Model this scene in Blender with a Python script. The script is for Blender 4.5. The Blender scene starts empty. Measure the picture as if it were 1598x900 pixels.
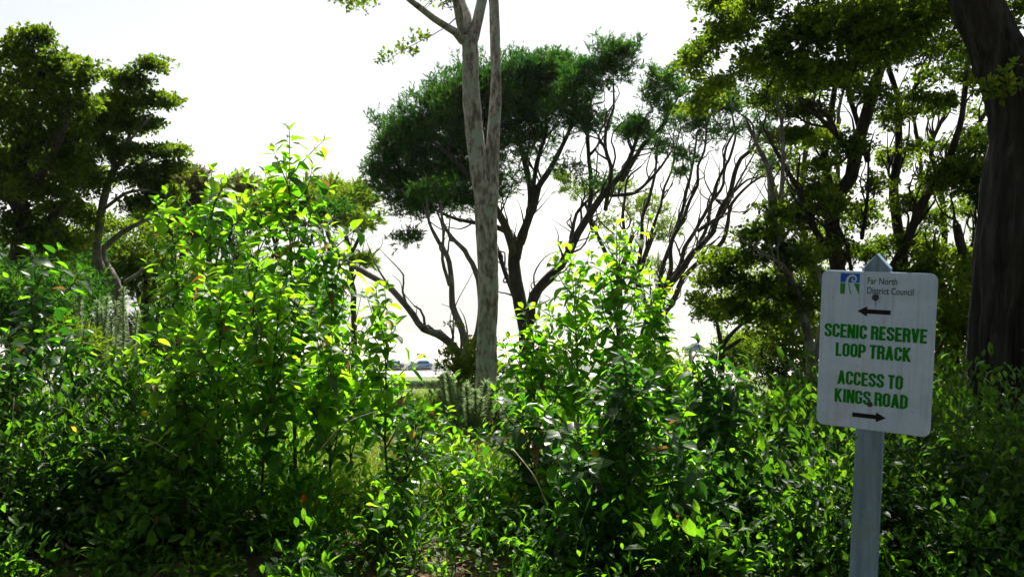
import bpy, math, random
import numpy as np
from mathutils import Vector, Matrix, noise

# ------------------------------------------------------------------ camera, sky, sun, exposure
SC = bpy.context.scene
COL = SC.collection
PITCH = math.radians(4.3)
EYE = np.array([0.0, 0.0, 1.6])
FPX, CX, CY = 1254.0, 799.0, 450.0
cam_d = bpy.data.cameras.new("camera")
cam = bpy.data.objects.new("camera", cam_d)
COL.objects.link(cam)
cam.location = EYE
cam.rotation_euler = (math.pi / 2 - PITCH, 0, 0)
cam_d.sensor_width = 36.0
cam_d.lens = 36.0 * FPX / 1598.0
cam_d.clip_start = 0.05
cam_d.clip_end = 60000
SC.camera = cam

SUN_EL, SUN_AZ = math.radians(52), math.radians(8)      # azimuth clockwise from +Y (the view direction)
W = bpy.data.worlds.new("World")
SC.world = W
W.use_nodes = True
wn = W.node_tree
wn.nodes.clear()
sky = wn.nodes.new("ShaderNodeTexSky")
sky.sky_type = 'NISHITA'
sky.sun_disc = False
sky.sun_elevation = SUN_EL
sky.sun_rotation = SUN_AZ
sky.dust_density = 1.2
sky.air_density = 1.0
hs = wn.nodes.new("ShaderNodeHueSaturation")
hs.inputs['Saturation'].default_value = 0.35
bg = wn.nodes.new("ShaderNodeBackground")
bg.inputs['Strength'].default_value = 0.05
wo = wn.nodes.new("ShaderNodeOutputWorld")
wn.links.new(sky.outputs[0], hs.inputs['Color'])
wn.links.new(hs.outputs[0], bg.inputs[0])
wn.links.new(bg.outputs[0], wo.inputs[0])

sun_d = bpy.data.lights.new("sun", 'SUN')
sun_d.energy = 5.0
sun_d.angle = math.radians(0.5)
sun_d.color = (1.0, 0.95, 0.86)
sun = bpy.data.objects.new("sun", sun_d)
COL.objects.link(sun)
to_sun = Vector((math.sin(SUN_AZ) * math.cos(SUN_EL), math.cos(SUN_AZ) * math.cos(SUN_EL), math.sin(SUN_EL)))
sun.rotation_euler = to_sun.to_track_quat('Z', 'Y').to_euler()

SC.view_settings.view_transform = 'Standard'
SC.view_settings.look = 'None'
SC.view_settings.gamma = 1.0
SC.view_settings.use_curve_mapping = False
SC.view_settings.exposure = 1.27
SC.render.engine = 'CYCLES'
SC.cycles.max_bounces = 6
SC.cycles.diffuse_bounces = 3
SC.cycles.glossy_bounces = 2
SC.cycles.transmission_bounces = 4
SC.cycles.transparent_max_bounces = 4
SC.cycles.sample_clamp_indirect = 6.0
SC.cycles.use_adaptive_sampling = True
SC.cycles.adaptive_threshold = 0.02

# ------------------------------------------------------------------ helpers
RNG = np.random.default_rng(11)


def at(px, py, Y):
    """world point on the plane y = Y seen at photo pixel (px, py)"""
    a, b = (px - CX) / FPX, (CY - py) / FPX
    d = np.array([a, math.cos(PITCH) + b * math.sin(PITCH), -math.sin(PITCH) + b * math.cos(PITCH)])
    return EYE + d * (Y / d[1])


GX = [-50, 4.2, 8, 16, 118, 190, 235, 400, 60000]
GZ = [0.15, 0, -0.72, -1.77, -24, -24, -27, -32, -40]


def ground(x, y):
    z = np.interp(y, GX, GZ)
    amp = np.clip((np.asarray(y) - 2) / 10, 0.25, 1) * np.clip((118 - np.asarray(y)) / 30, 0, 1)
    return z + amp * (0.06 * np.sin(1.3 * x + 0.7) * np.cos(0.9 * y) + 0.09 * np.sin(0.47 * x + 0.31 * y))


def ground1(x, y):
    return float(ground(np.float64(x), np.float64(y)))


def raw_mesh(name, V, tris=None, quads=None, mats=(), smooth=False, tri_mat=None):
    me = bpy.data.meshes.new(name)
    V = np.asarray(V, np.float32).reshape(-1, 3)
    parts, starts, tot = [], [], 0
    counts = []
    for F in (tris, quads):
        if F is not None and len(F):
            F = np.asarray(F, np.int32)
            parts.append(F.ravel())
            counts.append(np.full(len(F), F.shape[1], np.int32))
    loops = np.concatenate(parts)
    counts = np.concatenate(counts)
    starts = np.concatenate([[0], np.cumsum(counts)[:-1]]).astype(np.int32)
    me.vertices.add(len(V))
    me.vertices.foreach_set("co", V.ravel())
    me.loops.add(len(loops))
    me.loops.foreach_set("vertex_index", loops)
    me.polygons.add(len(counts))
    me.polygons.foreach_set("loop_start", starts)
    if tri_mat is not None:
        me.polygons.foreach_set("material_index", np.asarray(tri_mat, np.int32))
    me.polygons.foreach_set("use_smooth", np.full(len(counts), bool(smooth)))
    me.update(calc_edges=True)
    for m in mats:
        me.materials.append(m)
    return me


class MB:
    """collects geometry, builds one mesh object"""

    def __init__(s):
        s.V, s.T, s.Q, s.n = [], [], [], 0

    def add(s, V, T=None, Q=None):
        V = np.asarray(V, float).reshape(-1, 3)
        if T is not None and len(T):
            s.T.append(np.asarray(T, int) + s.n)
        if Q is not None and len(Q):
            s.Q.append(np.asarray(Q, int) + s.n)
        s.V.append(V)
        s.n += len(V)

    def box(s, c, size, R=None):
        c, h = np.asarray(c, float), np.asarray(size, float) / 2
        v = np.array([[x, y, z] for x in (-1, 1) for y in (-1, 1) for z in (-1, 1)], float) * h
        if R is not None:
            v = v @ np.asarray(R).T
        s.add(v + c, None, [[0, 1, 3, 2], [4, 6, 7, 5], [0, 4, 5, 1], [2, 3, 7, 6], [0, 2, 6, 4], [1, 5, 7, 3]])

    def tube(s, P, r, sides=6, lump=0.0, rng=RNG, bark=None):
        P = np.asarray(P, float)
        n = len(P)
        r = np.broadcast_to(np.asarray(r, float), (n,)).copy()
        t = np.gradient(P, axis=0)
        t /= np.linalg.norm(t, axis=1, keepdims=True) + 1e-9
        ref = np.array([0.31, 0.95, 0.05]) if abs(t[0][2]) > 0.5 else np.array([0.1, 0.2, 1.0])
        a = np.cross(t, ref)
        a /= np.linalg.norm(a, axis=1, keepdims=True) + 1e-9
        b = np.cross(t, a)
        th = np.linspace(0, 2 * math.pi, sides, endpoint=False)
        rr = r[:, None] * (np.ones((n, sides)) + (lump * rng.normal(size=(n, sides)) if lump else 0))
        if bark:
            amp, fth, fz, big = bark
            zl = np.concatenate([[0], np.cumsum(np.linalg.norm(np.diff(P, axis=0), axis=1))])
            for i in range(n):
                for j in range(sides):
                    cx_, sx_ = math.cos(th[j]), math.sin(th[j])
                    q = noise.noise((cx_ * fth, sx_ * fth, zl[i] * fz)) + .5 * noise.noise((cx_ * fth * 2.3, sx_ * fth * 2.3, zl[i] * fz * 2.1 + 7))
                    k = noise.noise((cx_ * 1.3 + 4, sx_ * 1.3, zl[i] * 2.6))
                    rr[i, j] *= 1 + amp * (1 - 2.2 * abs(q)) * .6 + big * k
        ring = P[:, None, :] + rr[:, :, None] * (np.cos(th)[None, :, None] * a[:, None, :] + np.sin(th)[None, :, None] * b[:, None, :])
        V = np.concatenate([ring.reshape(-1, 3), P[:1], P[-1:]])
        i = np.arange(n - 1)[:, None] * sides
        j = np.arange(sides)[None, :]
        j2 = (j + 1) % sides
        Q = np.stack([i + j, i + j2, i + sides + j2, i + sides + j], -1).reshape(-1, 4)
        jj = np.arange(sides)
        T = np.concatenate([np.stack([np.full(sides, n * sides), (jj + 1) % sides, jj], 1),
                            np.stack([np.full(sides, n * sides + 1), (n - 1) * sides + jj, (n - 1) * sides + (jj + 1) % sides], 1)])
        s.add(V, T, Q)

    def build(s, name, mat, parent=None, smooth=False, origin=None):
        V = np.concatenate(s.V)
        if origin is not None:
            V = V - np.asarray(origin)
        me = raw_mesh(name, V, np.concatenate(s.T) if s.T else None, np.concatenate(s.Q) if s.Q else None,
                      mat if isinstance(mat, (list, tuple)) else [mat], smooth)
        return link(name, me, parent)


def link(name, data, parent=None):
    o = bpy.data.objects.new(name, data)
    COL.objects.link(o)
    if parent is not None:
        o.parent = parent
    return o


def thing(name, label, cat, loc, group=None, rz=0.0):
    o = bpy.data.objects.new(name, None)
    COL.objects.link(o)
    o.empty_display_size = 0.1
    o.location = loc
    o.rotation_euler = (0, 0, rz)
    return tag(o, label, cat, group)


def tag(o, label, cat, group=None):
    o['label'], o['category'] = label, cat
    if group:
        o['group'] = group
    return o


def kind(o, k):
    o['kind'] = k
    return o


def catmull(P, n):
    P = np.asarray(P, float)
    if len(P) == 2:
        t = np.linspace(0, 1, n)[:, None]
        return P[0] * (1 - t) + P[1] * t
    E = np.vstack([2 * P[0] - P[1], P, 2 * P[-1] - P[-2]])
    L = np.concatenate([[0], np.cumsum(np.linalg.norm(np.diff(P[:, :3], axis=0), axis=1))])
    u = np.linspace(0, L[-1], n)
    k = np.clip(np.searchsorted(L, u, side='right') - 1, 0, len(P) - 2)
    t = ((u - L[k]) / np.maximum(L[k + 1] - L[k], 1e-9))[:, None]
    p0, p1, p2, p3 = E[k], E[k + 1], E[k + 2], E[k + 3]
    return 0.5 * (2 * p1 + (p2 - p0) * t + (2 * p0 - 5 * p1 + 4 * p2 - p3) * t * t + (3 * p1 - p0 - 3 * p2 + p3) * t ** 3)


def unit(v):
    return v / (np.linalg.norm(v, axis=-1, keepdims=True) + 1e-9)


# ------------------------------------------------------------------ materials
def new_mat(name):
    m = bpy.data.materials.new(name)
    m.use_nodes = True
    nt = m.node_tree
    nt.nodes.clear()
    out = nt.nodes.new("ShaderNodeOutputMaterial")
    return m, nt, out


def N(nt, t, **kw):
    n = nt.nodes.new(t)
    for k, v in kw.items():
        if k in n.inputs:
            n.inputs[k].default_value = v
        else:
            setattr(n, k, v)
    return n


def ramp(nt, fac, stops):
    r = nt.nodes.new("ShaderNodeValToRGB")
    el = r.color_ramp.elements
    while len(el) < len(stops):
        el.new(0.5)
    for e, (p, c) in zip(el, stops):
        e.position = p
        e.color = (*c, 1)
    nt.links.new(fac, r.inputs[0])
    return r.outputs[0]


def leaf_mat(name, stops, tstops, trans=0.45, rough=0.4, spec=0.5, clump=1.2, vein=False):
    m, nt, out = new_mat(name)
    L = nt.links.new
    oi = N(nt, "ShaderNodeObjectInfo")
    ge = N(nt, "ShaderNodeNewGeometry")
    s = N(nt, "ShaderNodeMath", operation='ADD')
    L(oi.outputs['Random'], s.inputs[0])
    L(ge.outputs['Random Per Island'], s.inputs[1])
    fr = N(nt, "ShaderNodeMath", operation='FRACT')
    L(s.outputs[0], fr.inputs[0])
    no = N(nt, "ShaderNodeTexNoise", Scale=clump, Detail=2.0)
    L(ge.outputs['Position'], no.inputs['Vector'])
    mx = N(nt, "ShaderNodeMath", operation='MULTIPLY_ADD')
    L(no.outputs['Fac'], mx.inputs[0])
    mx.inputs[1].default_value = 1.1
    mx.inputs[2].default_value = -0.3
    av = N(nt, "ShaderNodeMath", operation='MULTIPLY_ADD')
    L(fr.outputs[0], av.inputs[0])
    av.inputs[1].default_value = 0.55
    L(mx.outputs[0], av.inputs[2])
    half = N(nt, "ShaderNodeMath", operation='MULTIPLY')
    L(av.outputs[0], half.inputs[0])
    half.inputs[1].default_value = 0.8
    c1 = ramp(nt, half.outputs[0], stops)
    c2 = ramp(nt, half.outputs[0], tstops)
    pb = N(nt, "ShaderNodeBsdfPrincipled", Roughness=rough)
    pb.inputs['Specular IOR Level'].default_value = spec
    tr = N(nt, "ShaderNodeBsdfTranslucent")
    if vein:
        tc = N(nt, "ShaderNodeTexCoord")
        sx = N(nt, "ShaderNodeSeparateXYZ")
        L(tc.outputs['Object'], sx.inputs[0])
        ab = N(nt, "ShaderNodeMath", operation='ABSOLUTE')
        L(sx.outputs[0], ab.inputs[0])
        mr = N(nt, "ShaderNodeMapRange")
        mr.inputs['From Min'].default_value = 0.0
        mr.inputs['From Max'].default_value = 0.035
        mr.inputs['To Min'].default_value = 0.55
        mr.inputs['To Max'].default_value = 0.0
        L(ab.outputs[0], mr.inputs['Value'])
        mc = N(nt, "ShaderNodeMixRGB")
        mc.inputs[2].default_value = (0.16, 0.24, 0.05, 1)
        L(mr.outputs[0], mc.inputs[0])
        L(c1, mc.inputs[1])
        L(mc.outputs[0], pb.inputs['Base Color'])
    else:
        L(c1, pb.inputs['Base Color'])
    L(c2, tr.inputs['Color'])
    ms = N(nt, "ShaderNodeMixShader", Fac=trans)
    L(pb.outputs[0], ms.inputs[1])
    L(tr.outputs[0], ms.inputs[2])
    L(ms.outputs[0], out.inputs[0])
    return m


def bark_mat(name, stops, scale=(14, 14, 2.5), bump=0.6, rough=0.9, lichen=None):
    m, nt, out = new_mat(name)
    L = nt.links.new
    tc = N(nt, "ShaderNodeTexCoord")
    mp = N(nt, "ShaderNodeMapping")
    mp.inputs['Scale'].default_value = scale
    L(tc.outputs['Object'], mp.inputs[0])
    n1 = N(nt, "ShaderNodeTexNoise", Scale=1.0, Detail=6.0, Roughness=0.65)
    L(mp.outputs[0], n1.inputs['Vector'])
    col = ramp(nt, n1.outputs['Fac'], stops)
    if lichen:
        n2 = N(nt, "ShaderNodeTexNoise", Scale=5.0, Detail=5.0, Roughness=0.7)
        L(tc.outputs['Object'], n2.inputs['Vector'])
        f = ramp(nt, n2.outputs['Fac'], [(0.5, (0, 0, 0)), (0.62, (1, 1, 1))])
        mc = N(nt, "ShaderNodeMixRGB")
        mc.inputs[2].default_value = (*lichen, 1)
        L(f, mc.inputs[0])
        L(col, mc.inputs[1])
        col = mc.outputs[0]
    pb = N(nt, "ShaderNodeBsdfPrincipled", Roughness=rough)
    pb.inputs['Specular IOR Level'].default_value = 0.25
    L(col, pb.inputs['Base Color'])
    bu = N(nt, "ShaderNodeBump", Strength=bump, Distance=0.02)
    L(n1.outputs['Fac'], bu.inputs['Height'])
    L(bu.outputs[0], pb.inputs['Normal'])
    L(pb.outputs[0], out.inputs[0])
    return m


def plain_mat(name, col, rough=0.6, metallic=0.0, spec=0.5, vary=0.0, scale=8.0, bump=0.0):
    m, nt, out = new_mat(name)
    pb = N(nt, "ShaderNodeBsdfPrincipled", Roughness=rough, Metallic=metallic)
    pb.inputs['Specular IOR Level'].default_value = spec
    pb.inputs['Base Color'].default_value = (*col, 1)
    if vary:
        tc = N(nt, "ShaderNodeTexCoord")
        no = N(nt, "ShaderNodeTexNoise", Scale=scale, Detail=6.0, Roughness=0.6)
        nt.links.new(tc.outputs['Object'], no.inputs['Vector'])
        lo, hi = [tuple(c * k for c in col) for k in (1 - vary, 1 + vary)]
        nt.links.new(ramp(nt, no.outputs['Fac'], [(0.3, lo), (0.7, hi)]), pb.inputs['Base Color'])
        if bump:
            bu = N(nt, "ShaderNodeBump", Strength=bump, Distance=0.01)
            nt.links.new(no.outputs['Fac'], bu.inputs['Height'])
            nt.links.new(bu.outputs[0], pb.inputs['Normal'])
    nt.links.new(pb.outputs[0], out.inputs[0])
    return m


M = {}
M['sapling_leaf'] = leaf_mat("sapling_leaf",
    [(0.1, (0.010, 0.042, 0.004)), (0.5, (0.018, 0.065, 0.005)), (0.9, (0.04, 0.10, 0.008))],
    [(0.1, (0.12, 0.46, 0.008)), (0.5, (0.30, 0.72, 0.010)), (0.9, (0.52, 0.86, 0.018))], 0.56, 0.42, 0.25, 0.9, True)
M['young_leaf'] = leaf_mat("young_leaf",
    [(0.1, (0.025, 0.09, 0.006)), (0.9, (0.05, 0.13, 0.010))],
    [(0.1, (0.34, 0.76, 0.012)), (0.9, (0.58, 0.88, 0.025))], 0.58, 0.42, 0.25, 0.9, True)
M['dark_leaf'] = leaf_mat("dark_glossy_leaf",
    [(0.1, (0.008, 0.030, 0.008)), (0.9, (0.02, 0.06, 0.014))],
    [(0.1, (0.05, 0.24, 0.012)), (0.9, (0.14, 0.44, 0.018))], 0.36, 0.33, 0.4, 0.9, True)
M['orange_leaf'] = leaf_mat("orange_leaf", [(0, (0.55, 0.12, 0.01)), (1, (0.6, 0.15, 0.01))],
    [(0, (0.9, 0.2, 0.01)), (1, (0.9, 0.25, 0.01))], 0.5)
M['brown_leaf'] = leaf_mat("brown_leaf", [(0, (0.16, 0.08, 0.03)), (1, (0.26, 0.15, 0.06))],
    [(0, (0.3, 0.13, 0.03)), (1, (0.4, 0.22, 0.06))], 0.35)
M['yellow_leaf'] = leaf_mat("yellow_leaf", [(0, (0.45, 0.35, 0.02)), (1, (0.5, 0.36, 0.03))],
    [(0, (0.7, 0.55, 0.03)), (1, (0.8, 0.6, 0.03))], 0.5)
M['fine'] = leaf_mat("tea_tree_foliage",
    [(0.1, (0.008, 0.026, 0.007)), (0.5, (0.014, 0.042, 0.009)), (0.9, (0.03, 0.06, 0.010))],
    [(0.1, (0.03, 0.15, 0.02)), (0.5, (0.08, 0.28, 0.02)), (0.9, (0.36, 0.58, 0.025))], 0.42, 0.7, 0.1, 1.8)
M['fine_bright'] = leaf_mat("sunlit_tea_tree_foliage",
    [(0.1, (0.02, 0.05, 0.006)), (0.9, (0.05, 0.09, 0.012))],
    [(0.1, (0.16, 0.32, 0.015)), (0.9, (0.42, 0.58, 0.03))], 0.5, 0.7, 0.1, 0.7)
M['fine_brown'] = leaf_mat("brownish_tea_tree_foliage",
    [(0.1, (0.025, 0.034, 0.009)), (0.9, (0.07, 0.07, 0.02))],
    [(0.1, (0.12, 0.15, 0.03)), (0.9, (0.28, 0.28, 0.06))], 0.45, 0.7, 0.1, 0.7)
M['broad'] = leaf_mat("coastal_tree_foliage",
    [(0.1, (0.008, 0.022, 0.004)), (0.5, (0.016, 0.038, 0.006)), (0.9, (0.04, 0.065, 0.008))],
    [(0.1, (0.07, 0.16, 0.008)), (0.5, (0.22, 0.36, 0.010)), (0.9, (0.52, 0.62, 0.018))], 0.55, 0.5, 0.2, 1.3)
M['under'] = leaf_mat("undergrowth_foliage",
    [(0.1, (0.008, 0.034, 0.004)), (0.5, (0.018, 0.06, 0.007)), (0.9, (0.05, 0.095, 0.012))],
    [(0.1, (0.07, 0.28, 0.008)), (0.5, (0.2, 0.5, 0.010)), (0.9, (0.45, 0.7, 0.03))], 0.56, 0.45, 0.25, 1.1)
M['shade'] = leaf_mat("shade_darkened_foliage",  # darker copy of the undergrowth leaf, canopy shade painted into its colours
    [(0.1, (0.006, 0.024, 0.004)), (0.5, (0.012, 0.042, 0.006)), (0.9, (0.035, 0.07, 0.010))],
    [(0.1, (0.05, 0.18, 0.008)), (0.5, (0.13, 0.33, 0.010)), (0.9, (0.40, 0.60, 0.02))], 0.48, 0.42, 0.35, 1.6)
M['gorse'] = leaf_mat("gorse_needles",
    [(0.1, (0.10, 0.17, 0.08)), (0.9, (0.22, 0.30, 0.15))],
    [(0.1, (0.25, 0.40, 0.16)), (0.9, (0.5, 0.62, 0.3))], 0.45, 0.55, 0.3, 2.0)
M['grass'] = leaf_mat("grass_blades",
    [(0.1, (0.05, 0.11, 0.012)), (0.6, (0.10, 0.16, 0.02)), (0.95, (0.24, 0.20, 0.06))],
    [(0.1, (0.18, 0.36, 0.015)), (0.6, (0.36, 0.5, 0.03)), (0.95, (0.5, 0.42, 0.12))], 0.5, 0.5, 0.3, 1.5)
M['dry'] = leaf_mat("dry_grass",
    [(0.1, (0.18, 0.11, 0.045)), (0.9, (0.34, 0.24, 0.10))],
    [(0.1, (0.3, 0.17, 0.06)), (0.9, (0.5, 0.36, 0.14))], 0.4, 0.6, 0.2, 2.0)
M['litter'] = leaf_mat("leaf_litter",
    [(0.1, (0.10, 0.05, 0.03)), (0.6, (0.2, 0.11, 0.07)), (0.95, (0.36, 0.25, 0.19))],
    [(0.1, (0.12, 0.05, 0.03)), (0.9, (0.25, 0.13, 0.07))], 0.2, 0.6, 0.3, 3.0)
M['bark_pale'] = bark_mat("pale_bark", [(0.32, (0.08, 0.065, 0.055)), (0.45, (0.22, 0.19, 0.165)), (0.56, (0.44, 0.41, 0.37)), (0.75, (0.58, 0.56, 0.52))], (26, 26, 9), 1.0, 0.9, (0.36, 0.42, 0.36))
M['bark_dark'] = bark_mat("dark_bark", [(0.3, (0.014, 0.011, 0.010)), (0.7, (0.055, 0.046, 0.04))], (20, 20, 4), 0.7)
M['bark_grey'] = bark_mat("grey_bark", [(0.3, (0.05, 0.042, 0.038)), (0.7, (0.2, 0.175, 0.155))], (16, 16, 4), 0.7, 0.9, (0.2, 0.22, 0.18))
M['bark_furrow'] = bark_mat("furrowed_bark", [(0.34, (0.006, 0.005, 0.005)), (0.52, (0.025, 0.022, 0.021)), (0.68, (0.055, 0.052, 0.052))], (22, 22, 1.6), 1.0)
M['stem'] = bark_mat("sapling_stem", [(0.3, (0.035, 0.028, 0.018)), (0.7, (0.10, 0.085, 0.05))], (60, 60, 20), 0.4, 0.7)
M['soil'] = None

# ------------------------------------------------------------------ the setting
def soil_mat():
    m, nt, out = new_mat("ground_cover")
    L = nt.links.new
    ge = N(nt, "ShaderNodeNewGeometry")
    sp = N(nt, "ShaderNodeSeparateXYZ")
    L(ge.outputs['Position'], sp.inputs[0])
    n1 = N(nt, "ShaderNodeTexNoise", Scale=3.0, Detail=8.0, Roughness=0.7)
    n2 = N(nt, "ShaderNodeTexNoise", Scale=0.12, Detail=6.0, Roughness=0.6)
    for n in (n1, n2):
        L(ge.outputs['Position'], n.inputs['Vector'])
    near = ramp(nt, n1.outputs['Fac'], [(0.3, (0.035, 0.024, 0.016)), (0.7, (0.12, 0.085, 0.055))])
    far = ramp(nt, n2.outputs['Fac'], [(0.35, (0.06, 0.11, 0.02)), (0.65, (0.15, 0.19, 0.05))])
    mr = N(nt, "ShaderNodeMapRange")
    mr.inputs['From Min'].default_value = 6
    mr.inputs['From Max'].default_value = 12
    L(sp.outputs[1], mr.inputs['Value'])
    mc = N(nt, "ShaderNodeMixRGB")
    L(mr.outputs[0], mc.inputs[0])
    L(near, mc.inputs[1])
    L(far, mc.inputs[2])
    # beach sand beyond the road
    mr2 = N(nt, "ShaderNodeMapRange")
    mr2.inputs['From Min'].default_value = 150
    mr2.inputs['From Max'].default_value = 153
    L(sp.outputs[1], mr2.inputs['Value'])
    mc2 = N(nt, "ShaderNodeMixRGB")
    mc2.inputs[2].default_value = (0.5, 0.46, 0.40, 1)
    L(mr2.outputs[0], mc2.inputs[0])
    L(mc.outputs[0], mc2.inputs[1])
    pb = N(nt, "ShaderNodeBsdfPrincipled", Roughness=0.95)
    L(mc2.outputs[0], pb.inputs['Base Color'])
    bu = N(nt, "ShaderNodeBump", Strength=0.5, Distance=0.03)
    L(n1.outputs['Fac'], bu.inputs['Height'])
    L(bu.outputs[0], pb.inputs['Normal'])
    L(pb.outputs[0], out.inputs[0])
    return m


ys = np.concatenate([np.linspace(-30, 0, 8), np.linspace(0.6, 24, 60), np.linspace(26, 260, 60), np.array([400, 1500, 6000, 30000])])
xs = np.concatenate([[-20000, -2000, -400], np.linspace(-150, -22, 14), np.linspace(-20, 20, 70), np.linspace(22, 150, 14), [400, 2000, 20000]])
gx, gy = np.meshgrid(xs, ys)
gz = ground(gx, gy)
nx, ny = len(xs), len(ys)
ii = (np.arange(ny - 1)[:, None] * nx + np.arange(nx - 1)[None, :]).ravel()
g = link("ground", raw_mesh("ground", np.stack([gx, gy, gz], -1), None, np.stack([ii, ii + 1, ii + nx + 1, ii + nx], 1), [soil_mat()], True))
kind(g, 'structure')


def sea_mat():
    m, nt, out = new_mat("sea_water")
    L = nt.links.new
    ge = N(nt, "ShaderNodeNewGeometry")
    n1 = N(nt, "ShaderNodeTexNoise", Scale=0.5, Detail=5.0, Roughness=0.7)
    L(ge.outputs['Position'], n1.inputs['Vector'])
    pb = N(nt, "ShaderNodeBsdfPrincipled", Roughness=0.7, IOR=1.33)
    pb.inputs['Base Color'].default_value = (0.21, 0.22, 0.215, 1)
    bu = N(nt, "ShaderNodeBump", Strength=0.5, Distance=0.6)
    L(n1.outputs['Fac'], bu.inputs['Height'])
    L(bu.outputs[0], pb.inputs['Normal'])
    L(pb.outputs[0], out.inputs[0])
    return m


sx, sy = np.meshgrid(np.array([-20000, -5000, -1000, 0, 1000, 5000, 20000.]), np.array([188, 400, 1000, 3000, 8000, 29000.]))
i0 = (np.arange(5)[:, None] * 7 + np.arange(6)[None, :]).ravel()
kind(link("sea", raw_mesh("sea", np.stack([sx, sy, np.full_like(sx, -24.5)], -1), None, np.stack([i0, i0 + 1, i0 + 8, i0 + 7], 1), [sea_mat()])), 'structure')

# far headland across the bay
def hill_strip():
    mb = MB()
    n, k = 90, 14
    x = np.linspace(900, 4200, n)
    prof = 210 * np.exp(-((x - 2050) / 520) ** 2) + 150 * np.exp(-((x - 3000) / 600) ** 2) + 60 * np.exp(-((x - 1300) / 250) ** 2)
    prof = prof * np.clip((x - 900) / 300, 0, 1) + 8 * np.sin(x / 61) + 5 * np.sin(x / 23 + 1)
    t = np.linspace(0, 1, k)
    V = np.zeros((k, n, 3))
    for j, tt in enumerate(t):
        h = np.sin(tt * math.pi / 2) ** 0.8
        V[j, :, 0] = x + 40 * np.sin(x / 90 + j)
        V[j, :, 1] = 3500 + 900 * tt + 25 * np.sin(x / 70 + 2 * j)
        V[j, :, 2] = -30 + np.maximum(prof, 2) * h + (7 * np.sin(x / 35 + 3 * j) if 0 < j < k - 1 else 0)
    i = (np.arange(k - 1)[:, None] * n + np.arange(n - 1)[None, :]).ravel()
    mb.add(V.reshape(-1, 3), None, np.stack([i, i + 1, i + n + 1, i + n], 1))
    return mb


kind(hill_strip().build("hills", plain_mat("hill_bush", (0.07, 0.11, 0.055), 0.9, 0, 0.2, 0.5, 0.02), smooth=True), 'structure')

# shore road with its kerb
FZ = -24.0
mb = MB()
mb.box((0, 145.5, FZ + 0.004), (400, 7.0, 0.008))
kind(mb.build("road", plain_mat("asphalt", (0.10, 0.10, 0.105), 0.85, 0, 0.4, 0.2, 2.0)), 'structure')
mb = MB()
mb.box((0, 141.8, FZ + 0.06), (400, 0.3, 0.12))
mb.box((0, 139.1, FZ + 0.05), (400, 5.0, 0.10))
kind(mb.build("footpath", plain_mat("pale_concrete", (0.5, 0.48, 0.45), 0.85, 0, 0.3, 0.12, 1.5)), 'structure')
mb = MB()
for k in range(40):
    mb.box((-120 + 6 * k, 145.5, FZ + 0.012), (3, 0.12, 0.004))
kind(mb.build("road_marking", plain_mat("white_marking", (0.75, 0.75, 0.72), 0.8)), 'structure')

# ------------------------------------------------------------------ leaves and trees
def broad_leaves(C, A, size, rng, per=6, flat=0.5):
    """rosettes: C centres (n,3), A axes (n,3); returns V, T (two folded triangles a leaf)"""
    n = len(C)
    C = np.repeat(C, per, 0)
    A = np.repeat(A, per, 0)
    m = n * per
    d = unit(unit(rng.normal(size=(m, 3))) * 1.0 + A * rng.uniform(0.2, 0.9, (m, 1)))
    s = unit(np.cross(d, unit(A + 0.5 * rng.normal(size=(m, 3)))))
    u = np.cross(s, d)
    Ln = size * rng.uniform(0.65, 1.25, (m, 1))
    w = Ln * rng.uniform(0.22, 0.32, (m, 1))
    b = C + d * Ln * 0.15
    V = np.stack([b, b + d * Ln * 0.55 + s * w + u * w * 0.35, b + d * Ln - u * Ln * 0.12, b + d * Ln * 0.55 - s * w + u * w * 0.35], 1)
    i = np.arange(m)[:, None] * 4
    T = np.concatenate([i + [[0, 1, 2]], i + [[0, 2, 3]]])
    return V.reshape(-1, 3), T


def blade_leaves(C, D, ln, wd, rng):
    m = len(C)
    s = unit(np.cross(D, rng.normal(size=(m, 3))))
    L_ = ln * rng.uniform(0.6, 1.3, (m, 1))
    V = np.stack([C - s * wd / 2, C + s * wd / 2, C + D * L_ + s * wd * 0.1], 1)
    T = np.arange(m * 3).reshape(-1, 3)
    return V.reshape(-1, 3), T


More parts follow.
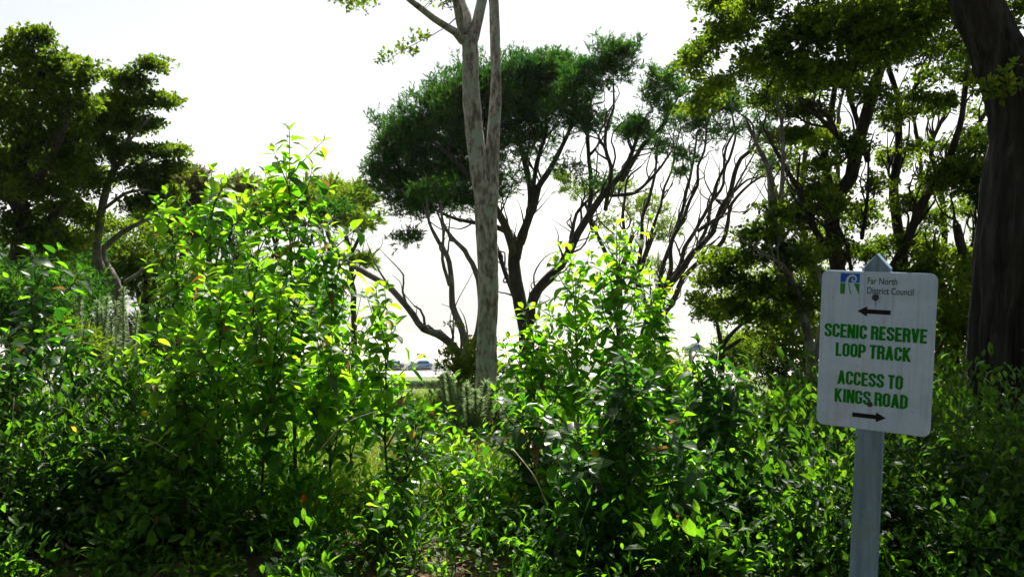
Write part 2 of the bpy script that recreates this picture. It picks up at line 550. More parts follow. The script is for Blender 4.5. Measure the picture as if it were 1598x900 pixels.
def build_tree(name, label, Y, limbs, blobs, style, bark, leafm, seed, base=None, cat='tree', group=None, leaf=0.07,
               clump_r=0.3, per_clump=60, sides=9, rscale=1.0, rough_bark=None, twig=1.0, lump=0.05, wander=0.02, under=0.35, bare=0, mult=1.0):
    """limbs: polylines of (px, py, depth offset m, radius px); blobs: (px, py, rx px, ry px, clumps[, depth offset m, depth radius m])"""
    rng = np.random.default_rng(seed)
    mpp = Y / FPX
    wood = MB()
    NP, NR, NT = [], [], []
    root_pt = None
    for li, pl in enumerate(limbs):
        P = np.array([np.append(at(p[0], p[1], Y + p[2]), p[3] * mpp * rscale) for p in pl])
        if li == 0:
            b = P[0].copy()
            b[2] = ground1(b[0], b[1])
            root_pt = b[:3].copy()
            if P[0][2] - b[2] > 0.1:
                P = np.vstack([[b[0], b[1], b[2] - 0.1, b[3] * 1.25], P])
            else:
                P[0][2] = b[2] - 0.1
        ln = np.linalg.norm(np.diff(P[:, :3], axis=0), axis=1).sum()
        n = max(4, int(ln / 0.14))
        Q = catmull(P, n)
        kn = max(3, int(ln / 0.35))
        wv = np.stack([np.interp(np.linspace(0, 1, n), np.linspace(0, 1, kn), np.cumsum(rng.normal(size=kn))) for _ in range(3)], 1) * wander * 0.7
        wv -= np.linspace(0, 1, n)[:, None] * wv[-1] * 0.5
        Q[:, :3] += wv
        r = np.maximum(Q[:, 3], 0.003)
        if rough_bark and r.max() > rough_bark[0]:
            nb_ = max(8, int(ln / rough_bark[1]))
            Qb = np.stack([np.interp(np.linspace(0, n - 1, nb_), np.arange(n), Q[:, c]) for c in range(4)], 1)
            wood.tube(Qb[:, :3], np.maximum(Qb[:, 3], .003), rough_bark[2], 0, rng, rough_bark[3])
        else:
            wood.tube(Q[:, :3], r, sides if r.max() > 0.03 else 6, lump, rng)
        NP.append(Q[:, :3])
        NR.append(r)
        NT.append(unit(np.gradient(Q[:, :3], axis=0)))
    NP, NR, NT = np.concatenate(NP), np.concatenate(NR), np.concatenate(NT)
    thin = np.flatnonzero(NR < 7.5 * mpp)
    for _ in range(bare):
        k = int(rng.choice(thin))
        p0 = NP[k]
        d = unit(NT[k] * 1.1 + rng.normal(size=3) * .42 + np.array([0, 0, .35]))
        L0 = rng.uniform(25, 85) * mpp
        Q = catmull([p0, p0 + d * L0 * .35 + rng.normal(size=3) * .08 * L0, p0 + d * L0 * .7 + rng.normal(size=3) * .12 * L0, p0 + d * L0 + rng.normal(size=3) * .2 * L0 + np.array([0, 0, .12 * L0])], 10)
        r0 = min(NR[k] * .62, .022)
        r = np.linspace(r0, .0045, 10)
        wood.tube(Q, r, 5, .06, rng)
        NP = np.concatenate([NP, Q[1:]])
        NR = np.concatenate([NR, r[1:]])
    # clump centres
    Cs = []
    for bl in blobs:
        px, py, rx, ry, n = bl[:5]
        n = max(3, int(n * mult))
        dy = bl[5] if len(bl) > 5 else 0.0
        c = at(px, py, Y + dy)
        rad = np.array([rx * mpp, bl[6] if len(bl) > 6 else max(rx, ry) * mpp * 0.9, ry * mpp])
        d = unit(rng.normal(size=(n * 3, 3)))
        rr = rng.uniform(0, 1, (n * 3, 1)) ** 0.5
        keep = (d[:, 2] > -0.3) | (rng.uniform(size=n * 3) < (under if style == 'broad' else .65))
        rr = np.where(rng.uniform(size=rr.shape) < (.13 if py > 40 else 0), rr * rng.uniform(1.1, 1.55, rr.shape), rr)
        Cs.append((c + d * rr * rad)[keep][:n])
    crown = MB()
    if Cs:
        Cs = np.concatenate(Cs)
        dist = np.array([np.min(np.linalg.norm(NP - c, axis=1)) for c in Cs])
        for c in Cs[np.argsort(dist)]:
            dv = c - NP
            dd = np.linalg.norm(dv, axis=1) + 0.6 * np.maximum(0, -dv[:, 2]) + 0.3 * np.maximum(0, 0.012 - NR) / 0.012 * 0.5
            k = int(np.argmin(dd))
            p0, L0 = NP[k], np.linalg.norm(c - NP[k])
            if L0 < 0.05:
                continue
            mid = p0 * 0.5 + c * 0.5 + np.array([0, 0, -0.10 * L0]) + rng.normal(size=3) * 0.12 * L0
            n = max(4, int(L0 / 0.16) + 2)
            t = np.linspace(0, 1, n)[:, None]
            Q = p0 * (1 - t) ** 2 + 2 * mid * t * (1 - t) + c * t * t
            Q[1:-1] += rng.normal(size=(n - 2, 3)) * 0.03 * min(L0, 1.0)
            r0 = min(NR[k] * 0.75, (0.006 + 0.011 * L0) * twig)
            r = np.linspace(r0, 0.0035 * twig, n)
            wood.tube(Q, r, 5 if r0 > 0.012 else 4, 0, rng)
            NP = np.concatenate([NP, Q[1:]])
            NR = np.concatenate([NR, r[1:]])
        cen = Cs.mean(0)
        if style == 'broad':
            per = 6
            n = max(1, per_clump // per)
            C0 = np.repeat(Cs, n, 0)
            off = unit(rng.normal(size=C0.shape)) * (rng.uniform(0, 1, (len(C0), 1)) ** 0.5) * clump_r * np.array([1, 1, 0.5])
            A = unit(off + np.array([0, 0, 0.6 * clump_r]))
            V, T = broad_leaves(C0 + off, A, leaf, rng, per)
            crown.add(V, T)
        else:
            # shoots: each clump is a spray of leafy twig tips
            m = max(2, per_clump // 13)
            B0 = np.repeat(Cs, m, 0)
            sd = unit(rng.normal(size=B0.shape) * np.array([1, 1, .7]) + np.array([0, 0, .75]) + 0.35 * unit(B0 - cen))
            B0 = B0 + unit(rng.normal(size=B0.shape)) * clump_r * rng.uniform(0, .55, (len(B0), 1))
            sl = clump_r * rng.uniform(.5, 1.25, (len(B0), 1))
            k = 13
            t_ = rng.uniform(.15, 1, (len(B0) * k, 1))
            SD = np.repeat(sd, k, 0)
            C0 = np.repeat(B0, k, 0) + SD * np.repeat(sl, k, 0) * t_
            D = unit(SD + 0.75 * rng.normal(size=C0.shape) * (1.15 - .6 * t_))
            V, T = blade_leaves(C0, D, leaf, leaf * 0.2, rng)
            crown.add(V, T)
    root = thing(name, label, cat, root_pt, group)
    wood.build("trunk", bark, root, True, root_pt)
    if crown.n:
        kind(crown.build("crown", leafm, root, False, root_pt), 'stuff')
    return root


# ------------------------------------------------------------------ trees (limbs and crowns by photo pixel and distance)
build_tree("pale_trunk_tree", "tall pale lichen-barked tree with a forked trunk rising out of the top of the picture", 8.0,
    [[(764, 722, 0, 18), (763, 640, 0, 16.5), (764, 540, 0, 16), (763, 450, 0, 15.5), (761, 380, 0, 16), (758, 315, 0, 18)],
     [(757, 330, 0, 13), (748, 270, 0, 14), (741, 215, 0, 13.5), (736, 150, 0, 13), (734, 80, 0, 12.5), (733, 55, 0, 11)],
     [(767, 320, 0, 10), (771, 270, .05, 10), (773, 210, .1, 10), (779, 140, .15, 8.5), (781, 70, .2, 8), (778, 0, .25, 7.5), (776, -60, .3, 7), (790, -170, .5, 5)],
     [(732, 85, 0, 8), (722, 60, 0, 7), (714, 30, -.1, 6.5), (707, -5, -.2, 6), (690, -70, -.3, 5), (660, -150, -.4, 3.5)],
     [(734, 60, 0, 7), (730, 25, .1, 6.5), (721, -5, .2, 6), (715, -90, .3, 5), (725, -180, .4, 3.5)],
     [(735, 75, 0, 9), (745, 40, 0, 8), (754, 0, 0, 7.5), (772, -70, 0, 6), (810, -160, .1, 4)],
     [(722, 62, 0, 6), (708, 46, -.2, 6), (688, 37, -.3, 5), (660, 18, -.5, 4.5), (630, -3, -.7, 4), (590, -35, -.9, 3), (545, -60, -1, 2)],
     [(690, -70, -.3, 4.5), (560, -110, -.5, 4), (400, -112, -.8, 3.4), (200, -112, -.8, 2.6), (-130, -108, -.8, 1.4)],
     [(712, 20, -.1, 1.2), (690, 40, -.2, .9), (664, 55, -.3, .7), (630, 74, -.4, .6), (598, 98, -.5, .4)]],
    [(640, 76, 16, 6, 5, -.4, .15), (600, 92, 10, 6, 4, -.45, .1), (655, 55, 8, 8, 4, -.3, .1), (548, -2, 34, 12, 14, -1, .3), (515, -14, 20, 10, 6, -1, .25), (690, -2, 30, 14, 7, -.4, .3),
     (560, -120, 130, 45, 12, .8, .8), (720, -190, 170, 60, 16, 0, 1.5), (870, -170, 110, 50, 14, .4, 1.2), (400, -105, 120, 30, 24, -.9, .6), (220, -105, 130, 30, 24, -.9, .6), (20, -105, 150, 30, 40, -.9, .6), (-150, -100, 120, 40, 50, -.8, .6)],  # left-hand clumps above the frame and their limb are unseen, added for foreground shade
    'broad', M['bark_pale'], M['broad'], 5, cat='tree', leaf=0.04, clump_r=0.12, per_clump=24, sides=14, twig=0.5, lump=0.045, wander=0.022, rough_bark=(.045, .045, 22, (.10, 2.6, 11, .11)))

build_tree("tea_tree", "dark domed tea tree with a dense crown directly behind the pale forked trunk", 16.0,
    [[(824, 640, 0, 16), (818, 560, 0, 15), (808, 490, 0, 14), (803, 430, 0, 13), (806, 380, 0, 11)],
     [(806, 400, 0, 10), (815, 340, .2, 8), (818, 290, .3, 6.5), (806, 230, .4, 5), (790, 170, .5, 3)],
     [(808, 375, 0, 9), (826, 320, -.3, 7), (852, 265, -.4, 5.5), (874, 215, -.5, 4), (893, 160, -.5, 2.5)],
     [(805, 400, 0, 8), (790, 350, -.6, 7), (768, 310, -1, 5.5), (735, 270, -1.2, 4), (690, 225, -1.5, 2.5)],
     [(812, 510, 0, 7), (838, 470, .2, 6), (872, 436, .4, 5), (890, 395, .4, 4), (905, 350, .5, 3.2), (940, 310, .5, 2.2)],
     [(805, 470, 0, 6), (788, 430, .5, 5), (775, 390, .6, 4), (760, 340, .8, 3)],
     [(806, 385, 0, 7), (775, 355, .5, 6), (730, 335, .6, 4.5), (680, 318, .7, 3), (640, 300, .8, 2)],
     [(830, 312, -.3, 5), (835, 250, -.2, 4), (850, 190, 0, 3), (858, 140, 0, 2)]],
    [(632, 225, 44, 60, 60), (614, 290, 36, 36, 28), (690, 190, 60, 60, 62), (740, 150, 66, 52, 64), (810, 125, 60, 40, 48), (860, 112, 46, 28, 36), (800, 180, 60, 50, 34), (760, 240, 70, 54, 46), (690, 275, 64, 44, 54), (652, 322, 40, 20, 20), (838, 215, 40, 40, 16), (720, 320, 44, 20, 16), (715, 225, 80, 70, 60), (800, 160, 70, 50, 40), (880, 150, 50, 40, 30), (600, 262, 30, 40, 20), (770, 290, 50, 30, 18)],
    'needle', M['bark_dark'], M['fine'], 21, leaf=0.08, clump_r=0.19, per_clump=100, wander=0.08, twig=0.9, lump=0.05, bare=70, mult=4.2, rscale=.8)

build_tree("tea_tree", "leaning dark tea tree with small round tufts right of the domed tree", 15.0,
    [[(836, 640, 0, 10), (842, 530, 0, 8.5), (858, 470, 0, 8), (890, 418, 0, 7.6), (918, 372, 0, 7), (945, 328, 0, 6.5), (968, 285, 0, 5.5), (985, 245, 0, 4), (992, 205, 0, 3)],
     [(925, 362, 0, 5), (915, 310, .4, 4.5), (905, 250, .6, 3.8), (912, 190, .8, 3), (925, 140, 1, 2)],
     [(968, 285, 0, 5), (1000, 235, .3, 4), (1030, 195, .4, 3), (1042, 160, .5, 2)],
     [(945, 330, 0, 4), (950, 270, -.4, 3.6), (942, 210, -.5, 3), (950, 150, -.6, 2), (955, 110, -.6, 1.5)],
     [(955, 312, 0, 3.5), (990, 300, -.3, 3), (1020, 270, -.4, 2.4), (1040, 235, -.4, 1.6)]],
    [(945, 108, 44, 34, 46), (968, 82, 28, 16, 20), (905, 135, 40, 38, 34), (990, 203, 32, 19, 34), (1035, 152, 36, 34, 30), (918, 190, 40, 26, 26), (878, 170, 34, 32, 16), (895, 262, 40, 20, 7), (930, 290, 34, 16, 6), (1025, 125, 24, 18, 10)],
    'needle', M['bark_dark'], M['fine'], 22, leaf=0.08, clump_r=0.16, per_clump=90, wander=0.09, twig=0.9, bare=60, mult=2.6, rscale=.85)

build_tree("tea_tree", "many-stemmed dark tea tree fanning up to the right left of the sign", 18.0,
    [[(1002, 640, 0, 12), (1006, 560, 0, 11), (1012, 510, 0, 10), (1022, 470, 0, 9)],
     [(1010, 520, 0, 9), (1032, 462, 0, 8), (1062, 415, 0, 7.5), (1090, 365, 0, 6.5), (1122, 310, 0, 5.5), (1146, 265, 0, 5), (1178, 228, 0, 4), (1205, 190, 0, 2.5)],
     [(1016, 500, 0, 7), (1052, 450, -.5, 6), (1088, 405, -.6, 5.5), (1112, 372, -.6, 5), (1122, 330, -.6, 4), (1148, 285, -.6, 3), (1190, 260, -.5, 2)],
     [(1020, 480, 0, 6), (1032, 410, .4, 5), (1055, 362, .5, 4.5), (1070, 310, .6, 4), (1078, 250, .7, 3), (1085, 190, .8, 2)],
     [(1040, 455, 0, 5), (1080, 395, .3, 4.5), (1098, 340, .4, 4), (1108, 285, .5, 3.4), (1135, 230, .6, 3), (1140, 180, .6, 2)],
     [(1010, 520, 0, 6), (998, 450, .3, 5.5), (990, 390, .4, 5), (988, 330, .5, 4), (1005, 270, .6, 3.2), (1015, 215, .7, 2)],
     [(1014, 510, 0, 6), (1044, 452, .6, 5.5), (1072, 395, .7, 5), (1100, 352, .7, 4.4), (1118, 300, .8, 3.6), (1130, 250, .8, 3), (1160, 200, .8, 2)],
     [(1025, 470, 0, 6), (1040, 432, -.3, 5.4), (1048, 380, -.3, 4.6), (1072, 330, -.3, 4), (1092, 270, -.3, 3), (1112, 215, -.3, 2)],
     [(1010, 500, 0, 5), (1012, 440, .5, 4.4), (1022, 380, .5, 4), (1034, 320, .5, 3.2), (1052, 265, .5, 2.4), (1058, 210, .5, 1.6)],
     [(1090, 365, 0, 4.5), (1125, 345, -.4, 3.6), (1142, 315, -.4, 3), (1160, 275, -.4, 2.4), (1188, 240, -.4, 1.6)],
     [(1122, 312, 0, 4), (1138, 318, 0, 3), (1170, 285, 0, 2.4), (1200, 270, .1, 1.6)],
     [(1000, 470, 0, 5), (975, 400, -.4, 4), (968, 350, -.5, 3.4), (975, 300, -.5, 2.6), (1000, 262, -.5, 1.8)]],
    [(1080, 190, 50, 30, 30), (1140, 165, 50, 32, 34), (1185, 205, 30, 30, 16), (1065, 245, 28, 14, 10), (1030, 225, 34, 20, 14), (1195, 262, 26, 16, 9), (1060, 268, 20, 12, 5), (1200, 120, 40, 30, 18), (1110, 210, 44, 20, 12), (1100, 150, 50, 36, 16)],
    'needle', M['bark_dark'], M['fine'], 23, leaf=0.09, clump_r=0.17, per_clump=80, wander=0.1, twig=1.0, bare=110, mult=2.4, rscale=.68)

build_tree("tea_tree", "small sunlit tea tree glimpsed between the tea tree stems in the gap", 26.0,
    [[(965, 610, 0, 6), (968, 500, 0, 5), (972, 430, 0, 4.5), (985, 370, 0, 3.5)], [(970, 460, 0, 4), (1000, 400, 0, 3), (1020, 360, 0, 2)], [(970, 450, 0, 4), (935, 380, 0, 3), (910, 320, 0, 2)]],
    [(1000, 330, 44, 24, 22), (1035, 360, 30, 18, 14), (960, 300, 40, 18, 14), (905, 300, 36, 16, 12), (1020, 420, 26, 14, 8), (870, 280, 30, 14, 8), (940, 350, 20, 14, 6)],
    'needle', M['bark_dark'], M['fine_bright'], 24, leaf=0.14, clump_r=0.3, per_clump=80, wander=0.08, bare=16, mult=1.6)

build_tree("tea_tree", "slender bare-stemmed tea tree just left of the pale forked trunk", 14.0,
    [[(722, 632, 0, 11), (726, 590, 0, 10), (728, 550, 0, 9)],
     [(727, 560, 0, 7), (716, 505, .1, 5.5), (700, 455, .2, 4.5), (693, 410, .3, 4), (670, 380, .4, 3.2), (655, 345, .5, 2.4), (650, 310, .5, 1.6)],
     [(729, 555, 0, 6.5), (742, 500, .3, 5), (746, 440, .4, 4.5), (738, 400, .5, 4), (712, 372, .6, 3.2), (695, 340, .7, 2.4), (688, 310, .8, 1.6)],
     [(697, 440, .2, 3), (682, 400, 0, 2.6), (684, 360, 0, 2), (676, 330, 0, 1.4)],
     [(722, 632, 0, 8), (714, 580, -.3, 7), (700, 552, -.6, 6.5), (672, 528, -.9, 6), (640, 510, -1.1, 5), (618, 482, -1.2, 4.4), (596, 455, -1.3, 4.2), (560, 426, -1.4, 4), (525, 398, -1.5, 3.4), (505, 372, -1.6, 2.6), (500, 340, -1.6, 1.8)],
     [(657, 519, -1, 2.2), (654, 500, -1, 1.8), (648, 482, -1, 1.2)], [(697, 548, -.6, 2), (699, 525, -.6, 1.4), (694, 505, -.6, 1)], [(699, 524, -.6, 1.2), (688, 520, -.6, 1), (682, 528, -.6, .8)],
     [(724, 585, 0, 3), (717, 560, -.2, 2.6), (720, 540, -.2, 2), (718, 500, -.2, 1.4)], [(734, 560, 0, 3), (740, 580, -.3, 3), (756, 596, -.4, 2.6), (790, 606, -.5, 2.4)]],
    [(655, 300, 26, 10, 8), (642, 374, 24, 9, 10), (690, 300, 30, 10, 6), (520, 330, 40, 14, 9, -1.6)],
    'needle', M['bark_grey'], M['fine'], 25, leaf=0.10, clump_r=0.18, per_clump=110, wander=0.07, twig=0.6, bare=24)

# the stand beyond, on the left
build_tree("tea_tree", "tea tree with a bright flat green crown left of the domed tree", 22.0,
    [[(560, 640, 0, 5), (552, 500, 0, 4.5), (545, 420, 0, 4), (535, 370, 0, 3)], [(545, 430, 0, 3), (520, 390, 0, 2.6), (500, 350, 0, 2)], [(542, 400, 0, 3), (565, 360, 0, 2.4), (572, 340, 0, 2)], [(548, 450, 0, 2), (562, 420, 0, 1.6), (566, 407, 0, 1.2)]],
    [(525, 308, 50, 22, 40), (560, 318, 30, 26, 24), (490, 318, 36, 24, 22), (570, 345, 20, 14, 8), (560, 407, 30, 5, 9)],
    'needle', M['bark_dark'], M['fine_bright'], 31, leaf=0.16, clump_r=0.27, per_clump=110, wander=0.08, bare=22, mult=1.9)
build_tree("tea_tree", "brownish green tea tree crown on the skyline behind the tallest saplings", 23.0,
    [[(392, 640, 0, 5), (390, 520, 0, 5), (385, 420, 0, 4), (380, 360, 0, 3)], [(390, 470, 0, 3), (420, 400, 0, 2.6), (440, 350, 0, 2)], [(388, 450, 0, 3), (360, 390, 0, 2.6), (345, 340, 0, 2)], [(391, 520, 0, 3), (440, 450, 0, 2.4), (470, 390, 0, 2)]],
    [(380, 305, 46, 22, 46), (430, 310, 40, 22, 34), (340, 320, 30, 22, 22), (395, 345, 50, 20, 26), (465, 330, 24, 18, 14)],
    'needle', M['bark_dark'], M['fine_brown'], 32, leaf=0.15, clump_r=0.27, per_clump=110, wander=0.08, bare=22, mult=1.9)
build_tree("tea_tree", "shaded tea tree between the curved grey trunk and the tallest saplings", 19.0,
    [[(285, 640, 0, 6), (283, 520, 0, 5.5), (278, 420, 0, 5), (290, 350, 0, 4)], [(282, 470, 0, 4), (310, 410, 0, 3), (320, 350, 0, 2)], [(282, 480, 0, 4), (250, 420, 0, 3), (245, 360, 0, 2)]],
    [(285, 290, 36, 26, 30), (310, 320, 36, 26, 30), (260, 330, 40, 30, 30), (300, 370, 44, 20, 22)],
    'needle', M['bark_dark'], M['fine_brown'], 33, leaf=0.14, clump_r=0.27, per_clump=110, wander=0.08, bare=22, mult=1.9)
for i, (bx, y0, tx, seed) in enumerate([(232, 640, 240, 41), (262, 640, 256, 42), (318, 640, 330, 43), (350, 640, 345, 44)]):
    build_tree("tea_tree", ["thin dark stem just right of the curved grey trunk", "second thin dark stem right of the curved grey trunk",
               "thin dark stem behind the left sapling thicket", "thin dark forked stem at the right of the shaded stand"][i], 17.0 + .5 * i,
        [[(bx, y0, 0, 4.5), (bx + 4, 540, 0, 4), ((bx + tx) / 2 - 4, 460, 0, 3.4), (tx, 380, 0, 2.4)], [(bx + 2, 520, 0, 2.6), (bx + 18, 460, 0, 2), (tx + 26, 390, 0, 1.4)], [(bx, 500, 0, 2.4), (bx - 14, 440, 0, 1.8), (bx - 12, 380, 0, 1.2)]],
        [(tx, 350, 34, 22, 16), (tx + 15, 380, 34, 14, 8)], 'needle', M['bark_dark'], M['fine'], seed, leaf=0.13, clump_r=0.28, per_clump=110, wander=0.09, bare=8, group="thin stems of the shaded stand")

# left trees
build_tree("coastal_tree", "wind-shaped tree with a curved pale grey double trunk at left", 12.0,
    [[(190, 520, 0, 12), (180, 460, 0, 11), (158, 425, 0, 9.5), (150, 385, 0, 8.5), (157, 335, 0, 8), (168, 290, 0, 7.5), (181, 262, 0, 7), (170, 235, 0, 6.5), (160, 200, 0, 4)],
     [(188, 490, 0, 9), (186, 445, 0, 8.5), (172, 412, .2, 8), (168, 392, .2, 7), (190, 372, .1, 6), (215, 356, 0, 4.5), (245, 340, 0, 3)],
     [(190, 440, -.1, 4), (212, 425, -.3, 3), (235, 405, -.4, 2)],
     [(181, 262, 0, 4.5), (195, 225, .1, 3.6), (205, 180, .1, 2.8), (228, 130, .1, 1.8)],
     [(172, 240, 0, 3.5), (200, 210, -.4, 2.8), (235, 180, -.5, 1.8)],
     [(160, 330, 0, 4), (200, 305, -.3, 3), (232, 298, -.5, 2)],
     [(153, 370, 0, 4), (120, 340, .3, 3), (85, 320, .5, 2)],
     [(160, 215, 0, 4), (130, 185, .2, 3), (105, 150, .3, 2)],
     [(168, 290, 0, 3.5), (215, 262, 0, 2.8), (262, 235, 0, 1.8)]],
    [(240, 103, 22, 8, 16), (205, 128, 36, 13, 30), (248, 158, 34, 9, 26), (190, 165, 40, 20, 34), (215, 195, 36, 12, 24), (170, 195, 46, 26, 40), (255, 238, 36, 9, 26), (195, 240, 44, 18, 30),
     (120, 215, 50, 34, 50), (90, 270, 60, 30, 50), (140, 285, 46, 26, 34), (225, 275, 40, 18, 28), (250, 300, 30, 20, 22), (95, 330, 50, 26, 34), (140, 345, 30, 16, 12), (215, 320, 30, 14, 12), (270, 262, 20, 10, 12), (255, 318, 34, 14, 16), (60, 235, 50, 30, 30, .6), (180, 355, 40, 14, 14, .7), (100, 375, 60, 20, 26, .6)],
    'broad', M['bark_grey'], M['broad'], 51, leaf=0.065, clump_r=0.16, per_clump=42, rscale=.78, mult=1.7,  wander=0.03, lump=0.04)
build_tree("coastal_tree", "dense dark leafy tree filling the left edge of the picture", 11.0,
    [[(30, 560, 0, 16), (28, 450, 0, 15), (35, 360, 0, 13), (30, 280, 0, 11), (45, 200, 0, 8), (60, 130, 0, 4)],
     [(30, 330, 0, 8), (-20, 260, 0, 6), (-40, 180, 0, 4)], [(33, 300, 0, 7), (80, 240, -.3, 5), (110, 180, -.3, 3)], [(32, 380, 0, 7), (80, 340, .3, 5), (110, 310, .3, 3)], [(-40, 180, 0, 6), (-60, 40, -1.5, 5), (-20, -60, -3, 4), (80, -95, -3.8, 3), (190, -105, -4, 2)]],
    [(55, 58, 24, 14, 18), (30, 80, 30, 24, 26), (95, 105, 40, 20, 34), (125, 125, 24, 16, 16), (50, 130, 50, 34, 54), (110, 165, 46, 30, 44), (20, 180, 50, 40, 50), (70, 215, 60, 36, 56), (0, 260, 50, 40, 44), (50, 300, 60, 34, 50), (110, 250, 40, 30, 30), (20, 360, 60, 34, 50), (85, 385, 60, 26, 36), (-60, 150, 60, 70, 60), (-60, 300, 60, 70, 50), (15, 430, 60, 24, 30), (0, -95, 120, 26, 56, -3.7, 1.1), (170, -100, 90, 24, 24, -3.9, .9), (-260, -80, 140, 50, 120, -3.5, 1.2), (0, -90, 110, 24, 30, -4.6, .7), (0, -75, 130, 24, 50, -2.4, .9)],  # the overhead clumps at the end are out of view, added to shade the lower left
    'broad', M['bark_dark'], M['broad'], 52, leaf=0.065, clump_r=0.18, per_clump=42, bare=24, mult=1.5,  wander=0.03)

# right trees
build_tree("coastal_tree", "dark multi-trunked tree spreading right behind the sign post top", 10.0,
    [[(1345, 720, 0, 19), (1345, 600, 0, 17), (1338, 500, 0, 16), (1325, 440, 0, 15), (1318, 380, 0, 14), (1322, 320, 0, 13.5), (1342, 255, 0, 13), (1362, 190, 0, 12), (1376, 130, 0, 11), (1385, 60, 0, 10), (1388, -20, 0, 8)],
     [(1350, 560, 0, 12), (1388, 450, .2, 12), (1396, 400, .2, 11), (1384, 340, .3, 10), (1386, 280, .3, 9), (1396, 200, .4, 7), (1398, 120, .5, 5), (1392, 60, .5, 3)],
     [(1392, 430, .2, 10), (1415, 370, -.2, 8.5), (1438, 310, -.3, 8), (1465, 265, -.4, 7), (1490, 195, -.5, 5.5), (1505, 130, -.5, 4), (1515, 80, -.5, 2.5)],
     [(1440, 312, -.3, 6), (1478, 250, .2, 5), (1515, 200, .3, 4.4), (1545, 150, .4, 3)],
     [(1320, 410, 0, 9), (1306, 340, .4, 8.5), (1302, 270, .5, 8), (1306, 190, .6, 7), (1312, 110, .7, 5), (1318, 50, .8, 3)],
     [(1320, 430, 0, 7), (1285, 355, -.3, 6), (1255, 290, -.4, 5), (1225, 235, -.5, 4), (1205, 200, -.5, 2.6)],
     [(1342, 255, 0, 6), (1318, 215, -.3, 5), (1285, 180, -.4, 4), (1255, 160, -.5, 2.6)],
     [(1350, 240, 0, 6), (1325, 150, .3, 4.5), (1320, 110, .4, 3)],
     [(1395, 190, .4, 5), (1420, 150, .2, 4), (1445, 110, .2, 3), (1455, 75, .2, 2)],
     [(1320, 440, 0, 4), (1300, 350, -.5, 2), (1258, 312, -.6, 1.5)],
     [(1344, 360, 0, 4), (1352, 300, -.4, 3), (1350, 240, -.5, 2)]],
    [(1232, 215, 30, 14, 16), (1265, 300, 36, 20, 24), (1240, 340, 34, 24, 30), (1290, 385, 40, 22, 24), (1250, 175, 40, 18, 24), (1300, 130, 50, 26, 40), (1400, 180, 34, 26, 18), (1430, 230, 24, 14, 6), (1420, 320, 26, 20, 14),
     (1470, 165, 30, 16, 12), (1530, 215, 30, 20, 14), (1500, 80, 36, 26, 20), (1360, 60, 60, 40, 50), (1420, 80, 46, 30, 30), (1345, 340, 30, 30, 16), (1280, 260, 26, 14, 10), (1440, 390, 36, 16, 18), (1395, 380, 26, 16, 10), (1460, 340, 20, 14, 8),
     (1200, 160, 40, 24, 20, .5), (1270, 220, 36, 18, 16, .4), (1330, 230, 30, 22, 14, -.4), (1300, 320, 34, 24, 22, -.5), (1350, 400, 40, 24, 24, .6), (1250, 400, 40, 20, 22, .5), (1390, 250, 24, 20, 10, .6), (1360, 150, 34, 22, 16, -.5),
     (1440, 150, 24, 12, 8), (1290, 440, 40, 20, 20, .4), (1430, 440, 36, 20, 18, .5), (1370, 290, 20, 20, 8, -.3), (1520, 120, 30, 20, 14), (1240, 120, 50, 30, 30, .5),
     (1390, -65, 160, 45, 240, .2, 1.6), (1250, -60, 140, 45, 220, .8, 1.6), (1530, -60, 130, 45, 200, .4, 1.5), (1130, -75, 90, 30, 90, .4, 1.3)],  # unseen canopy above the frame, added to keep sun off the right undergrowth
    'broad', M['bark_dark'], M['broad'], 61, leaf=0.05, clump_r=0.14, per_clump=30, wander=0.06, bare=130, mult=2.9, rscale=.78, lump=0.05, twig=0.8)
build_tree("coastal_tree", "thin pale-limbed tree with a dark crown just left of the sign", 9.0,
    [[(1280, 700, 0, 9), (1272, 560, 0, 8), (1262, 500, 0, 7), (1240, 440, 0, 6.5), (1222, 380, 0, 6), (1216, 320, 0, 5.5), (1214, 270, 0, 4.5), (1196, 225, 0, 3), (1180, 180, 0, 2)],
     [(1216, 330, 0, 4), (1224, 270, .2, 3), (1226, 210, .3, 2.4), (1215, 150, .3, 1.6)],
     [(1218, 340, 0, 2.6), (1204, 300, -.2, 2), (1198, 270, -.2, 1.4)],
     [(1262, 500, 0, 4), (1230, 425, -.3, 3), (1185, 400, -.4, 2)],
     [(1275, 560, 0, 6), (1290, 480, .3, 5), (1282, 420, .4, 3), (1260, 380, .4, 2)]],
    [(1150, 410, 50, 26, 44), (1120, 440, 34, 18, 24), (1190, 370, 40, 24, 36), (1230, 400, 44, 24, 36), (1180, 450, 60, 24, 46), (1130, 480, 40, 16, 24), (1240, 470, 40, 30, 34), (1210, 330, 26, 16, 14), (1190, 500, 40, 18, 22)],
    'broad', M['bark_grey'], M['broad'], 62, leaf=0.055, clump_r=0.14, per_clump=30, bare=28, mult=1.6, wander=0.035)
build_tree("coastal_tree", "low dark spreading tree with a forked trunk left of the sign, over the lawn", 15.0,
    [[(1118, 640, 0, 6), (1122, 575, 0, 5.5), (1127, 535, 0, 5)], [(1126, 540, 0, 4), (1124, 510, 0, 3), (1118, 470, 0, 2)], [(1127, 540, 0, 4), (1145, 515, 0, 3), (1175, 492, 0, 2)], [(1128, 545, 0, 3.4), (1160, 528, -.2, 3), (1195, 520, -.3, 2.6), (1215, 545, -.4, 2)]],
    [(1120, 490, 36, 12, 24), (1165, 480, 36, 12, 24), (1100, 470, 24, 10, 12)],
    'broad', M['bark_dark'], M['broad'], 63, leaf=0.08, clump_r=0.28, per_clump=60, wander=0.03)
